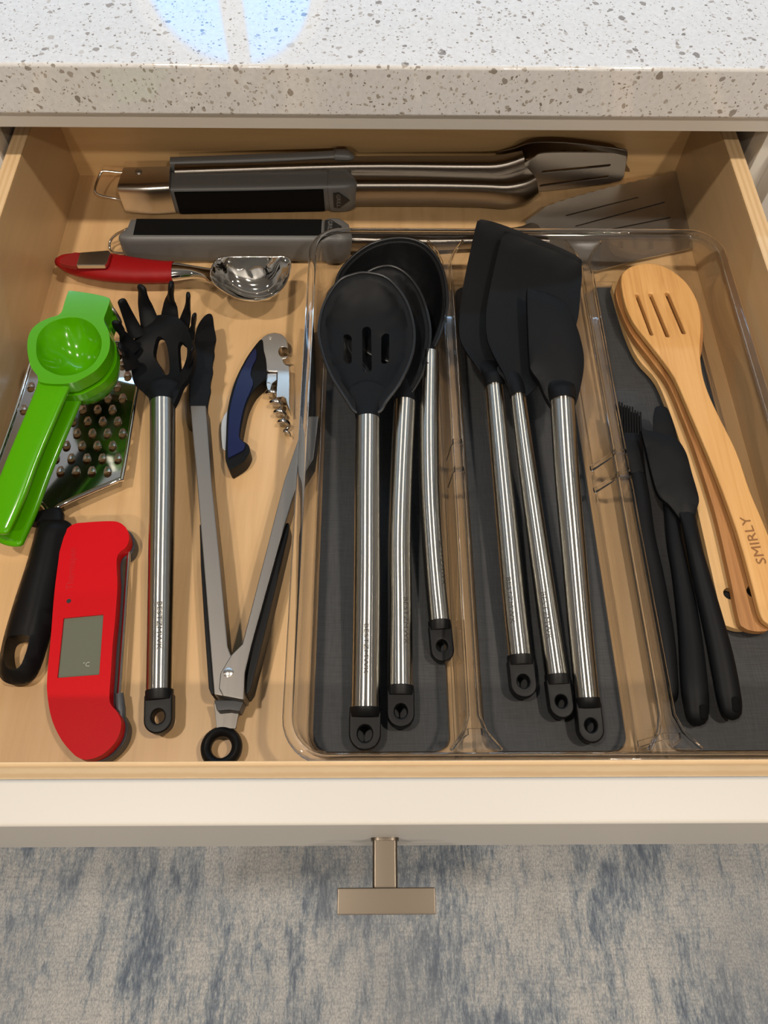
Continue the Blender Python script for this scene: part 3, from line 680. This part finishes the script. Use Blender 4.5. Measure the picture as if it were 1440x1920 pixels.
def near_face(f, z, off=-.0013):
    c = p0.lerp(p1, f); return Vector((c.x, c.y-.013+off, z))
pad([near_face(.02, .0262), near_face(.985, .0262), near_face(.985, .0035), near_face(.02, .0035)], .002, 'grip_pad', gr)
# badge near the collar
bc = station(638, 308, .031, .0005, .028)[0]; by = bc.y-.0156
def badge(c, dx, dy, par, s=1.0):
    n_ = dx.cross(dy)
    o2 = [(-.0075, -.006), (.0075, -.006), (.0082, -.001), (0, .0085), (-.0082, -.001)]
    V = [c+dx*(u*s)+dy*(v*s)+n_*h_ for h_ in (.0004, -.0006) for u, v in o2]
    o = build('badge', V, [(0, 1, 2, 3, 4), (9, 8, 7, 6, 5)]+[(i, (i+1) % 5, 5+(i+1) % 5, 5+i) for i in range(5)], 'badge_black', par)
    lettering('GRILL', .0052*s, .0135*s, c+dy*(-.0016*s), dx, dy, 'badge_grey', o, 'badge_lettering', .0006)
badge(Vector((bc.x, by, .0165)), Vector((0, 0, -1)), Vector((1, 0, 0)), gr)
build('front_shaft', *arm([(655, 316, .029, .002, .021), (800, 316, .029, .002, .021), (905, 318, .029, .002, .021), (950, 318, .030, .002, .022), (978, 312, .032, .004, .022), (1000, 303, .034, .010, .020)], .5), 'steel_tool_shaded', t)
# slotted tips: the near one tilted towards us, the far one standing behind it
plb = plane3((1000, 270, .048), (1150, 280, .048), (1050, 300, .020))
ob = trace(plb, [(930, 286), (965, 276), (1000, 265), (1060, 265), (1120, 271), (1166, 278), (1177, 284), (1174, 305), (1172, 325), (1050, 322), (960, 306), (930, 303)], 4)
hb_ = []
for q in ((1056, 281), (1097, 281), (1133, 284)): c = plb.uv(plb.hit(*q)); hb_.append(circle(c[0], c[1], .0035, 12))
build('back_tip', *sheet(plb, ob, hb_, .0014), 'steel_tool_shaded', t, bevel=.0004)
plf = plane3((1000, 300, .040), (1160, 290, .040), (1060, 350, .006))
of = trace(plf, [(955, 318), (978, 306), (1000, 294), (1020, 285), (1100, 284), (1160, 286), (1174, 291), (1171, 320), (1166, 334), (1150, 340), (1080, 350), (1010, 357), (985, 354), (955, 345)], 4)
hf = [S2(plf, (1018, 320), (1142, 308), 5.5), S2(plf, (1014, 346), (1138, 329), 5.5)]
build('front_tip', *sheet(plf, of, hf, .0014), 'steel_blade', t, bevel=.0004)
lp = [(*P(*q), .0011, .0011) for q in ((246, 378, .004), (215, 372, .006), (186, 365, .010), (178, 356, .014), (184, 335, .018), (191, 322, .022), (200, 321, .022), (232, 324, .020))]
build('hanging_wire', *tube(crn(lp, 6), 10), 'chrome', t)

t = thing('grill_spatula', 'grey-handled steel grill spatula with serrated blade, partly behind the clear tray', 'spatula', P(600, 470, 0), GG)
sg = [(241, 411, .0265, .003, .022), (245, 409, .0278, .0015, .0245), (252, 407, .0285, .001, .026), (300, 407, .0285, .001, .026), (420, 407, .0285, .001, .026), (606, 408, .0285, .001, .026), (612, 405, .030, .0005, .028), (636, 405, .030, .0005, .028), (654, 417, .0255, .003, .020)]
gr = build('grip', *arm(sg, .32), 'grip_grey', t)
q0 = station(*sg[2])[0]; q1 = station(*sg[5])[0]
zt = .0287
tp = [q0+Vector((.002, .011, 0)), q1+Vector((-.001, .011, 0)), q1+Vector((-.001, -.0085, 0)), q0+Vector((.002, -.0085, 0))]
tp = [Vector((q.x, q.y, zt)) for q in tp]
build('grip_pad', tp+[q-Vector((0, 0, .002)) for q in tp], [(0, 1, 2, 3), (7, 6, 5, 4), (0, 1, 5, 4), (1, 2, 6, 5), (2, 3, 7, 6), (3, 0, 4, 7)], 'grip_pad', gr, bevel=.0004)
bc = station(*sg[7])[0]; badge(Vector((bc.x-.006, bc.y, .0309)), Vector((0, -1, 0)), Vector((1, 0, 0)), gr)
build('shaft', *arm([(648, 424, .020, .004, .016), (800, 428, .017, .004, .016), (930, 426, .014, .004, .016), (985, 420, .012, .004, .020), (1012, 408, .010, .006, .030)], .5), 'steel_tool_shaded', t)
ps = plane3((1010, 420, .010), (1270, 330, .010), (1300, 450, .005))
ser = [(1010, 398)]
for k in range(26):
    f = k/25; b = 1 if k % 2 else 0
    x = 1018+(1255-1018)*f; y = 392-66*f**.80-(2.2 if b else 0); ser.append((x, y))
os_ = trace(ps, ser+[(1264, 321), (1273, 325), (1277, 334), (1295, 395), (1313, 456), (1311, 462), (1200, 486), (1120, 507), (1105, 506), (1060, 480), (1012, 446), (990, 440), (985, 415)])
hs = [S2(ps, (1062, 404), (1196, 370), 3), S2(ps, (1080, 424), (1246, 379), 3), S2(ps, (1092, 441), (1256, 408), 3)]
build('blade', *sheet(ps, os_, hs, .0014), 'steel_blade', t)
lp = [(*P(*q), .0012, .0012) for q in ((250, 425, .018), (236, 431, .016), (218, 440, .012), (207, 452, .008), (206, 466, .004), (214, 474, .003), (240, 474, .004), (262, 466, .007))]
build('hanging_wire', *tube(crn(lp, 6), 10), 'chrome', t)
c = P(262, 466, .007); build('wire_ball', *tube([(c.x-.001, c.y, c.z, .003, .003), (c.x+.001, c.y, c.z, .003, .003)], 12, 1, (1, 1)), 'chrome', t)

# ================================================================== ice cream scoop
t = thing('ice_cream_scoop', 'red-handled chrome ice cream scoop lying across the left back of the drawer', 'scoop', P(330, 510, 0))
hd = build('grip', *tube(crn([pw(x, y, w_, z, a) for x, y, w_, z, a in ((108, 491, 17, .014, .9), (122, 492, 32, .014, .8), (150, 496, 50, .0145, .62), (200, 501, 62, .015, .52), (250, 507, 56, .015, .56), (300, 510, 47, .015, .64), (325, 510, 45, .015, .66))], 6), 26, .85, (.5, 0)), 'red_grip', t)
pl = Plane(.0285)
build('thumb_recess', *prism(Plane(.0262), trace(Plane(.0262), [(112, 487), (122, 480), (146, 473), (145, 497), (122, 496), (113, 493)], 3), .004), 'red_dark', hd, bevel=.0004)
build('thumb_plate', *prism(Plane(.0272), trace(Plane(.0272), [(150, 473), (203, 469), (206, 472), (201, 491), (196, 497), (143, 497)]), .004), 'satin_steel', hd, bevel=.0006)
build('neck', *tube(crn([pw(x, y, w_, z, a) for x, y, w_, z, a in ((323, 510, 42, .015, .66), (345, 510, 34, .016, .7), (368, 511, 27, .018, .7), (390, 514, 30, .021, .5), (408, 518, 44, .024, .2))], 6), 22), 'chrome', t)
pl = plane3((410, 490, .036), (540, 485, .036), (470, 560, .030))
ol = trace(pl, [(393, 510), (400, 492), (414, 481), (440, 479), (480, 479), (520, 479), (540, 481), (546, 492), (543, 515), (530, 540), (508, 556), (478, 563), (445, 558), (415, 543), (398, 528)], 5)
cu = sum(p[0] for p in ol)/len(ol); cv = sum(p[1] for p in ol)/len(ol)
build('scoop_bowl', *sheet(pl, ol, (), .0022, .0025, dish(ol, .027, .0012, .025, .75), smooth=22, rings=(.0012, .003)), 'chrome', t, bevel=.0006)

# ================================================================== lime squeezer
t = thing('lime_squeezer', 'bright green enamelled hinged lime squeezer resting on the metal grater', 'squeezer', P(120, 720, 0))
ZU = .066
pu = plane3((137, 600, ZU), (137, 700, ZU-.001), (200, 650, ZU))
iu = trace(pu, [(68, 660), (72, 628), (96, 604), (135, 595), (168, 604), (188, 630), (189, 655), (175, 682), (148, 699), (117, 704), (88, 694), (73, 678)], 5)
ou = trace(pu, [(51, 652), (55, 625), (70, 607), (92, 596), (108, 591), (116, 583), (121, 566), (127, 549), (131, 545), (150, 547), (180, 552), (200, 557), (206, 562), (201, 580), (195, 600), (204, 622), (206, 648), (199, 670), (180, 694), (150, 712), (134, 718), (104, 720), (74, 716), (70, 704), (57, 686)], 4)
top = build('press_ring', *sheet(pu, ou, [iu], .010), 'green_enamel', t, bevel=.0014, seg=3)
build('press_cup', *sheet(pu, iu, (), .002, .0025, dish(iu, .025, 0, .0245, .85), smooth=10, rings=(.0012, .003)), 'green_enamel', top)
hz = [(104, 716, 64, ZU-.006, .22), (95, 740, 61, ZU-.008, .26), (74, 790, 60, ZU-.012, .27), (45, 860, 60, ZU-.018, .28), (18, 930, 62, ZU-.024, .29), (-8, 990, 60, ZU-.029, .29)]
build('upper_lever', *tube(crn([pw(*s) for s in hz], 6), 24, .55, (0, .35)), 'green_enamel', t)
# lower cup and lever directly underneath
ZLo = ZU-.0125
plo = plane3((137, 600, ZLo), (137, 700, ZLo-.001), (200, 650, ZLo))
cc_ = [pu.at(*p) for p in ou]
olo = [plo.uv(Vector((q.x+.0012, q.y-.0005, ZLo))) for q in cc_]
ilo = [plo.uv(Vector((q.x, q.y, ZLo))) for q in [pu.at(*p) for p in iu]]
build('cup_rim', *sheet(plo, olo, [ilo], .007), 'green_enamel', t, bevel=.0014, seg=3)
cen = sum((pu.at(*p) for p in iu), Vector())/len(iu); R0 = .0285
rings = [[Vector((cen.x+.002+R0*math.cos(ph)*math.cos(2*pi*k/28), cen.y-.001+R0*1.02*math.cos(ph)*math.sin(2*pi*k/28), ZLo-.005-.030*math.sin(ph))) for k in range(28)] for ph in [pi/2*q/9 for q in range(9)]+[pi/2*.97]]
inn = [[Vector((cen.x+.002, cen.y-.001, v.z))+Vector((v.x-cen.x-.002, v.y-cen.y+.001, 0))*.93+Vector((0, 0, .0018*min(1, i/4))) for v in r_] for i, r_ in enumerate(rings)]
cup = build('juice_cup', *loft(rings+inn[::-1]+[rings[0]], False), 'green_enamel', t)
hz2 = [pw(*s) for s in hz]
low = [(a+.0015, b-.001, c-.0165, d*1.02, e_) for a, b, c, d, e_ in hz2]
build('lower_lever', *tube(crn(low, 6), 24, .55, (0, .35)), 'green_enamel', t)
hp = [(*P(*q), .0015, .0015) for q in ((201, 578, ZU-.006), (209, 578, ZU-.006), (217, 588, ZU-.010), (225, 603, ZU-.018), (222, 612, ZU-.024), (212, 612, ZU-.026))]
build('hinge_pin', *tube(crn(hp, 5), 10), 'satin_steel', t)

# ================================================================== grater
t = thing('hand_grater', 'flat chrome hand grater with black handle, under the green squeezer', 'grater', P(110, 900, 0))
pg = plane3((130, 650, .0075), (100, 940, .0130), (250, 720, .0085))
og = trace(pg, [(68, 646), (66, 652), (30, 770), (-12, 895), (-6, 912), (80, 948), (96, 955), (112, 948), (224, 899), (230, 890), (250, 775), (271, 652), (268, 646)])
holes, teeth = [], []
du = Vector((27.2, 0)); 
for r in range(11):
    for k in range(-6, 6):
        x = 202+4.7*r-(r % 2)*14.5+k*29.5*(1-.012*r); y = 889-24.6*r+.27*r*r
        left = 66-(y-650)*.29+14; right = 270-(y-650)*.165-12
        if not (left < x < right) or y < 664: continue
        p = pg.hit(x, y); u, v = pg.uv(p); q = pg.hit(x, y-3); teeth.append(pg.uv(q)); holes.append(circle(u, v, .0031, 10, .0028))
build('grating_plate', *sheet(pg, og, holes, .0006), 'grater_steel', t)
tooth_me = None
ydir = (pg.hit(130, 700)-pg.hit(130, 760)).normalized(); yl = Vector((ydir.dot(pg.e1), ydir.dot(pg.e2)))
for (u, v) in teeth:
    if tooth_me is None:
        V, F = [], []; n1, n2 = 9, 5
        for side_ in (0, 1):
            for j in range(n2):
                g = j/(n2-1); hgt = (.0017*math.cos(g*pi/2)**.8+.0002)*(1-.0*side_)-side_*.0004; wd = .0030*(1-.55*g*g)
                for i in range(n1):
                    a = pi*i/(n1-1); V.append(Vector((wd*math.cos(a), -.0004+.0058*g, hgt*math.sin(a))))
        q = n1*n2
        for j in range(n2-1):
            for i in range(n1-1):
                a = j*n1+i; F += [(a, a+1, a+n1+1, a+n1), (q+a, q+a+n1, q+a+n1+1, q+a+1)]
        for i in range(n1-1): F.append((i, q+i, q+i+1, i+1))
        o = build('grating_tooth', [root_loc(t)+p for p in V], F, 'tooth_steel_lit', t); tooth_me = o.data
    else:
        o = bpy.data.objects.new('grating_tooth', tooth_me); COL.objects.link(o); o.parent = t
    ex = Vector((yl.y, -yl.x)); X3 = pg.e1*ex.x+pg.e2*ex.y; Y3 = pg.e1*yl.x+pg.e2*yl.y; N3 = pg.n
    loc = pg.at(u, v)-root_loc(t)
    o.matrix_local = Matrix(((X3.x, Y3.x, N3.x, loc.x), (X3.y, Y3.y, N3.y, loc.y), (X3.z, Y3.z, N3.z, loc.z), (0, 0, 0, 1)))
wl_ = [pg.hit(*q)+pg.n*.0002 for q in ((103, 962), (113, 948), (170, 922), (222, 900), (231, 889), (250, 775), (271, 655), (262, 644), (170, 643), (76, 643), (66, 653), (30, 770), (-13, 893), (-8, 912), (40, 931), (78, 945), (90, 962))]
build('wire_frame', *tube(crn([(*q, .0017, .0017) for q in wl_], 5), 10), 'chrome', t)
ph_ = plane3((60, 980, .0245), (20, 1250, .0185), (110, 1000, .0245))
oh = trace(ph_, [(62, 962), (70, 959), (95, 961), (118, 968), (124, 978), (118, 1008), (108, 1055), (98, 1100), (88, 1150), (76, 1196), (60, 1245), (42, 1270), (18, 1277), (-6, 1272), (-18, 1250), (-12, 1215), (-4, 1180), (10, 1133), (24, 1090), (38, 1048), (52, 1000)], 4)
hh = trace(ph_, [(8, 1200), (20, 1192), (50, 1191), (53, 1198), (46, 1225), (34, 1250), (18, 1254), (8, 1245), (4, 1222)], 3)
gh = build('handle', *sheet(ph_, oh, [hh], .0175, .004, lambda u, v: -.009*max(0, 1-edge_dist((u, v), oh)/.011)**2, lambda u, v: -.0175+.005*max(0, 1-edge_dist((u, v), oh)/.008)**2), 'black_plastic', t, bevel=.0012)
cb = [pw(88, 961, 55, .0155, .42), pw(89, 970, 62, .0157, .44), pw(88, 982, 62, .0157, .44)]
build('handle_collar', *tube(cb, 24, .8), 'black_plastic', gh)

# ================================================================== thermometer
t = thing('probe_thermometer', 'red folding probe thermometer with grey display, lower left beside grater handle', 'thermometer', P(165, 1200, 0))
TZ = .0185; pt = Plane(TZ)
th_px = [(110, 1047), (113, 1020), (117.5, 1005), (125, 992), (140, 982), (160, 979.5), (180, 978), (208, 977), (222, 979), (233, 986), (240, 997), (242, 1012), (236, 1026), (224, 1036), (219, 1048), (219, 1070), (220, 1100), (216, 1160), (211, 1210), (208, 1260), (205, 1305), (208, 1321), (219, 1334), (226, 1348), (227, 1362), (222, 1381), (210, 1399), (190, 1416), (166, 1424), (148, 1421), (132, 1408), (112, 1382), (96, 1345), (88.5, 1300), (89, 1260), (95, 1197), (102, 1110)]
ot = trace(pt, th_px, 4)
scr = trace(pt, [(119, 1159), (194, 1152), (186, 1265), (107.5, 1271)])
rb = build('front_shell', *sheet(pt, ot, [scr], .0085), 'red_plastic', t, bevel=.0016, seg=3)
build('rear_shell', *prism(Plane(TZ-.0084), [(u+.0017, v-.0004) for u, v in ot], .0099), 'dark_grey_plastic', t, bevel=.001)
pl2 = Plane(TZ-.0012)
sc2 = [(u, v) for u, v in scr]; dsp = build('display', *prism(pl2, sc2, .003), 'lcd', t)
c = P(129, 1127, TZ); build('sensor_dot', *tube([(c.x, c.y, TZ-.002, .0015, .0015), (c.x, c.y, TZ+.0001, .0015, .0015)], 14), 'badge_black', rb)
a, b = P(131, 1105, TZ), P(137, 1028, TZ); dx = (b-a).normalized(); dy = Vector((0, 0, 1)).cross(dx)
lettering('Thermapen', .0068, (b-a).length, (a+b)/2, dx, dy, 'red_emboss', rb, 'embossed_lettering', .0001)
a, b = P(156, 1247, TZ-.001), P(168, 1246, TZ-.001); lettering('°C', .0042, (b-a).length, (a+b)/2, (b-a).normalized(), Vector((0, 0, 1)).cross((b-a).normalized()), 'lcd_mark', dsp, 'display_lettering', .0003)
pb = P(222.5, 1325, .010)
build('probe_joint', *tube([pw(227, 1358, 18, .0085), pw(226, 1330, 19, .0095), pw(224, 1301, 15, .010)], 16, 1, (.5, 0)), 'mid_grey_plastic', t)
build('probe', *tube([pw(223.5, 1306, 9, .010), pw(232, 1180, 8.5, .010), pw(241, 1045, 7.5, .010), pw(243, 1022, 3, .010)], 14), 'chrome', t)

# ================================================================== pasta server
t = thing('pasta_server', 'black silicone pasta server with claw tines and steel handle, left of the tongs', 'pasta server', P(300, 1000, 0))
handle(t, [(305, 755, 46, .036), (305, 880, 46.5, .031), (303, 1020, 47.5, .0255), (301, 1160, 48.5, .020), (299, 1298, 50, .0165)], 75, W_, -.15, (292, 1188))
pp = plane3((300, 600, .040), (305, 740, .037), (340, 650, .044))
op = trace(pp, [(270, 605), (290, 592), (312, 590), (335, 596), (352, 620), (356, 660), (350, 700), (338, 728), (328, 752), (318, 764), (294, 764), (282, 750), (262, 730), (244, 712), (240, 680), (250, 640)], 4)
w1 = trace(pp, [(284, 640), (293, 628), (303, 634), (304, 662), (303, 686), (295, 689), (287, 675), (278, 658)], 3)
w2 = trace(pp, [(324, 640), (331, 633), (341, 640), (340, 656), (331, 678), (325, 686), (322, 662)], 3)
cl = sum((pp.at(*p) for p in op), Vector())/len(op); clu = pp.uv(cl)
def cup_(u, v): return -.010*max(0, 1-((u-clu[0])**2+((v-clu[1])*.8)**2)/.030**2)
build('palm', *sheet(pp, op, [w1, w2], .0045, .006, cup_), 'black_silicone', t, bevel=.0011)
head_tube(t, 'neck', [(305, 725, 62, .036, .3), (305, 742, 52, .036, .6), (305, 762, 46, .0355, .95)])
for b, mid, tip, w0 in (((283, 612), (273, 575), (266, 541), 24), ((318, 600), (320, 565), (321, 535), 23), ((258, 632), (243, 598), (229, 566), 20), ((342, 618), (351, 585), (353, 554), 18),
                        ((252, 660), (232, 632), (218, 606), 20), ((250, 690), (238, 665), (226, 650), 20), ((350, 650), (361, 618), (364, 592), 16), ((350, 690), (358, 668), (361, 655), 15)):
    zb, zm, zt_ = .034, .046, .062
    if tip[1] > 640: zt_ = .055
    build('tine', *tube(crn([pw(*b, w0*1.6, zb, .3), pw(*mid, w0*1.15, zm, .45), pw(*tip, w0*.86, zt_, .55)], 6), 12, .9, (0, .8)), 'black_silicone', t)

# ================================================================== locking tongs
t = thing('locking_tongs', 'opened steel locking tongs with black scalloped silicone tips and pull ring', 'tongs', P(440, 1100, 0))
TT = .026
def plate(name, px, z, th, m, par, bev=.0008, n=0, pl=None):
    pl = pl or Plane(z); return build(name, *prism(pl, trace(pl, px, n), th), m, par, bevel=bev)
la = plate('left_arm', [(356, 760), (386, 760), (397, 905), (412, 1050), (427, 1212), (433, 1228), (459, 1262), (459, 1312), (401, 1302), (396, 1240), (385, 1100), (369, 900)], TT, .017, 'steel_tongs', t)
plate('left_grip', [(374, 984), (378, 980), (384, 1060), (395, 1200), (402, 1300), (396, 1303), (391, 1290), (382, 1160), (376, 1060)], TT-.004, .018, 'black_rubber', la, .0012)
ra = plate('right_arm', [(578, 780), (598, 780), (588, 860), (556, 912), (528, 1005), (472, 1207), (459, 1262), (457, 1312), (418, 1305), (410, 1290), (413, 1262), (433, 1228), (454, 1207), (492, 1060), (533, 900), (560, 820)], TT+.0014, .018, 'steel_tongs', t)
plate('right_grip', [(543, 981), (537, 978), (529, 1004), (500, 1110), (471, 1212), (457, 1298), (462, 1304), (470, 1292), (486, 1230), (515, 1110), (541, 1000)], TT-.003, .019, 'black_rubber', ra, .0012)
plh = plane3((390, 600, .024), (357, 770, TT-.001), (400, 650, .022))
sl = [(392, 587), (399, 592), (402, 612), (406, 636), (402, 650), (403, 668), (399, 682), (400, 700), (395, 716), (396, 735), (391, 752), (390, 775), (386, 796), (374, 788), (357, 776), (355, 723), (362, 657), (369, 615), (381, 594)]
build('left_tip', *prism(plh, trace(plh, sl, 4), .019), 'black_silicone', la, bevel=.0016, seg=3)
plr = plane3((584, 600, .026), (580, 780, TT), (600, 700, .026))
build('right_tip', *prism(plr, trace(plr, [(581, 588), (586, 592), (588, 640), (589, 700), (587, 790), (572, 800), (570, 780), (573, 700), (577, 640)], 4), .022), 'black_silicone', ra, bevel=.0015, seg=3)
c = P(428, 1261, TT+.0016); build('rivet', *tube([(c.x, c.y, TT, .0032, .0032), (c.x, c.y, TT+.0022, .0030, .0030), (c.x, c.y, TT+.0028, .0018, .0018)], 14), 'satin_steel', t)
plate('lock_slide', [(401, 1312), (458, 1312), (449, 1334), (430, 1331), (407, 1333)], .020, .012, 'dark_grey_plastic', t)
tab = plate('pull_tab', [(401, 1318), (453, 1318), (446, 1345), (442, 1366), (406, 1366)], .012, .002, 'steel_tongs', t, .0003)
pr = Plane(.0165); c = pr.uv(pr.hit(410, 1395)); k_ = scale_at(pr.hit(410, 1395))
rc = pr.hit(411, 1397); rrp = [(rc.x+.0094*math.cos(2*pi*k/36), rc.y+.0098*math.sin(2*pi*k/36), .010) for k in range(36)]
rings = []
for k in range(36):
    a = 2*pi*k/36; d = Vector((math.cos(a), math.sin(a), 0)); cpt = Vector((rc.x, rc.y, .0085))+d*.0094
    rings.append([cpt+d*(.0033*math.cos(2*pi*j/12))+Vector((0, 0, .0052*math.sin(2*pi*j/12))) for j in range(12)])
build('pull_ring', *loft(rings, wrap=True), 'black_rubber', tab)

# ================================================================== corkscrew
t = thing('waiter_corkscrew', 'folding waiter corkscrew with navy blue handle and opened steel worm', 'corkscrew', P(480, 750, 0))
def c5(*p): return [(390+x/6.4, 600+y/6.4) for x, y in p]
KZ = .0135
body = plate('handle_body', c5((640, 225), (500, 390), (400, 560), (310, 760), (250, 980), (225, 1150), (214, 1400), (205, 1640), (225, 1720), (260, 1790), (300, 1782), (430, 1695), (490, 1600), (500, 1545), (480, 1490), (410, 1440), (388, 1390), (420, 1200), (470, 1000), (560, 830), (690, 690), (700, 500), (670, 360)), KZ, .0133, 'black_plastic', t, .0022, 4)
plate('blue_inlay', c5((560, 345), (430, 550), (345, 750), (275, 1000), (248, 1200), (238, 1450), (240, 1640), (270, 1640), (350, 1600), (425, 1555), (442, 1490), (395, 1440), (372, 1390), (395, 1200), (445, 1000), (540, 770), (512, 660), (530, 560), (580, 450)), KZ+.0012, .003, 'navy', body, .0011, 4)
plate('lever', c5((630, 240), (660, 200), (720, 165), (800, 148), (880, 168), (925, 205), (950, 250), (958, 335), (920, 322), (880, 322), (852, 345), (845, 380), (860, 420), (890, 442), (945, 430), (972, 440), (900, 470), (905, 505), (930, 535), (975, 548), (978, 800), (975, 1000), (990, 1100), (950, 1010), (930, 940), (895, 918), (820, 930), (832, 720), (830, 615), (690, 608), (690, 500), (665, 375), (635, 290)), KZ-.001, .008, 'satin_steel', t, .0006)
c = P(390+750/6.4, 600+220/6.4, KZ-.001); build('pivot_pin', *tube([(c.x, c.y, KZ-.002, .0015, .0015), (c.x, c.y, KZ-.0004, .0014, .0014)], 12), 'chrome', t)
plate('worm_mount', c5((695, 640), (825, 640), (825, 720), (770, 760), (745, 850), (720, 850), (700, 780)), KZ-.003, .006, 'satin_steel', t, .0005)
a, b = P(390+715/6.4, 600+745/6.4, .0085), P(390+975/6.4, 600+1400/6.4, .0055)
ax = (b-a).normalized(); s1 = ax.cross(Vector((0, 0, 1))).normalized(); s2 = s1.cross(ax); Lh = (b-a).length; hp = []
for k in range(121):
    f = k/120; rad = .0033*min(1, f*6, (1-f)*3+.35); an = 2*pi*5.6*f
    q = a+ax*(Lh*f)+s1*(rad*math.cos(an))+s2*(rad*math.sin(an)); rq = .0015*min(1, (1-f)*6+.15); hp.append((*q, rq, rq))
wr_ = []
for k, q in enumerate(hp):
    c_ = Vector(q[:3]); T = (Vector(hp[min(k+1, 120)][:3])-Vector(hp[max(k-1, 0)][:3])).normalized(); an = 2*pi*5.6*k/120
    n_ = s1*math.cos(an)+s2*math.sin(an); n_ = (n_-T*n_.dot(T)).normalized(); b_ = T.cross(n_)
    wr_.append([c_+n_*(q[3]*math.cos(2*pi*j/10))+b_*(q[3]*math.sin(2*pi*j/10)) for j in range(10)])
build('worm', *loft(wr_), 'worm_steel', t)
plate('foil_blade', c5((260, 1060), (230, 1090), (195, 1140), (165, 1205), (155, 1300), (160, 1420), (172, 1545), (200, 1560), (260, 1560)), .008, .0022, 'blade_white', t, .0003)
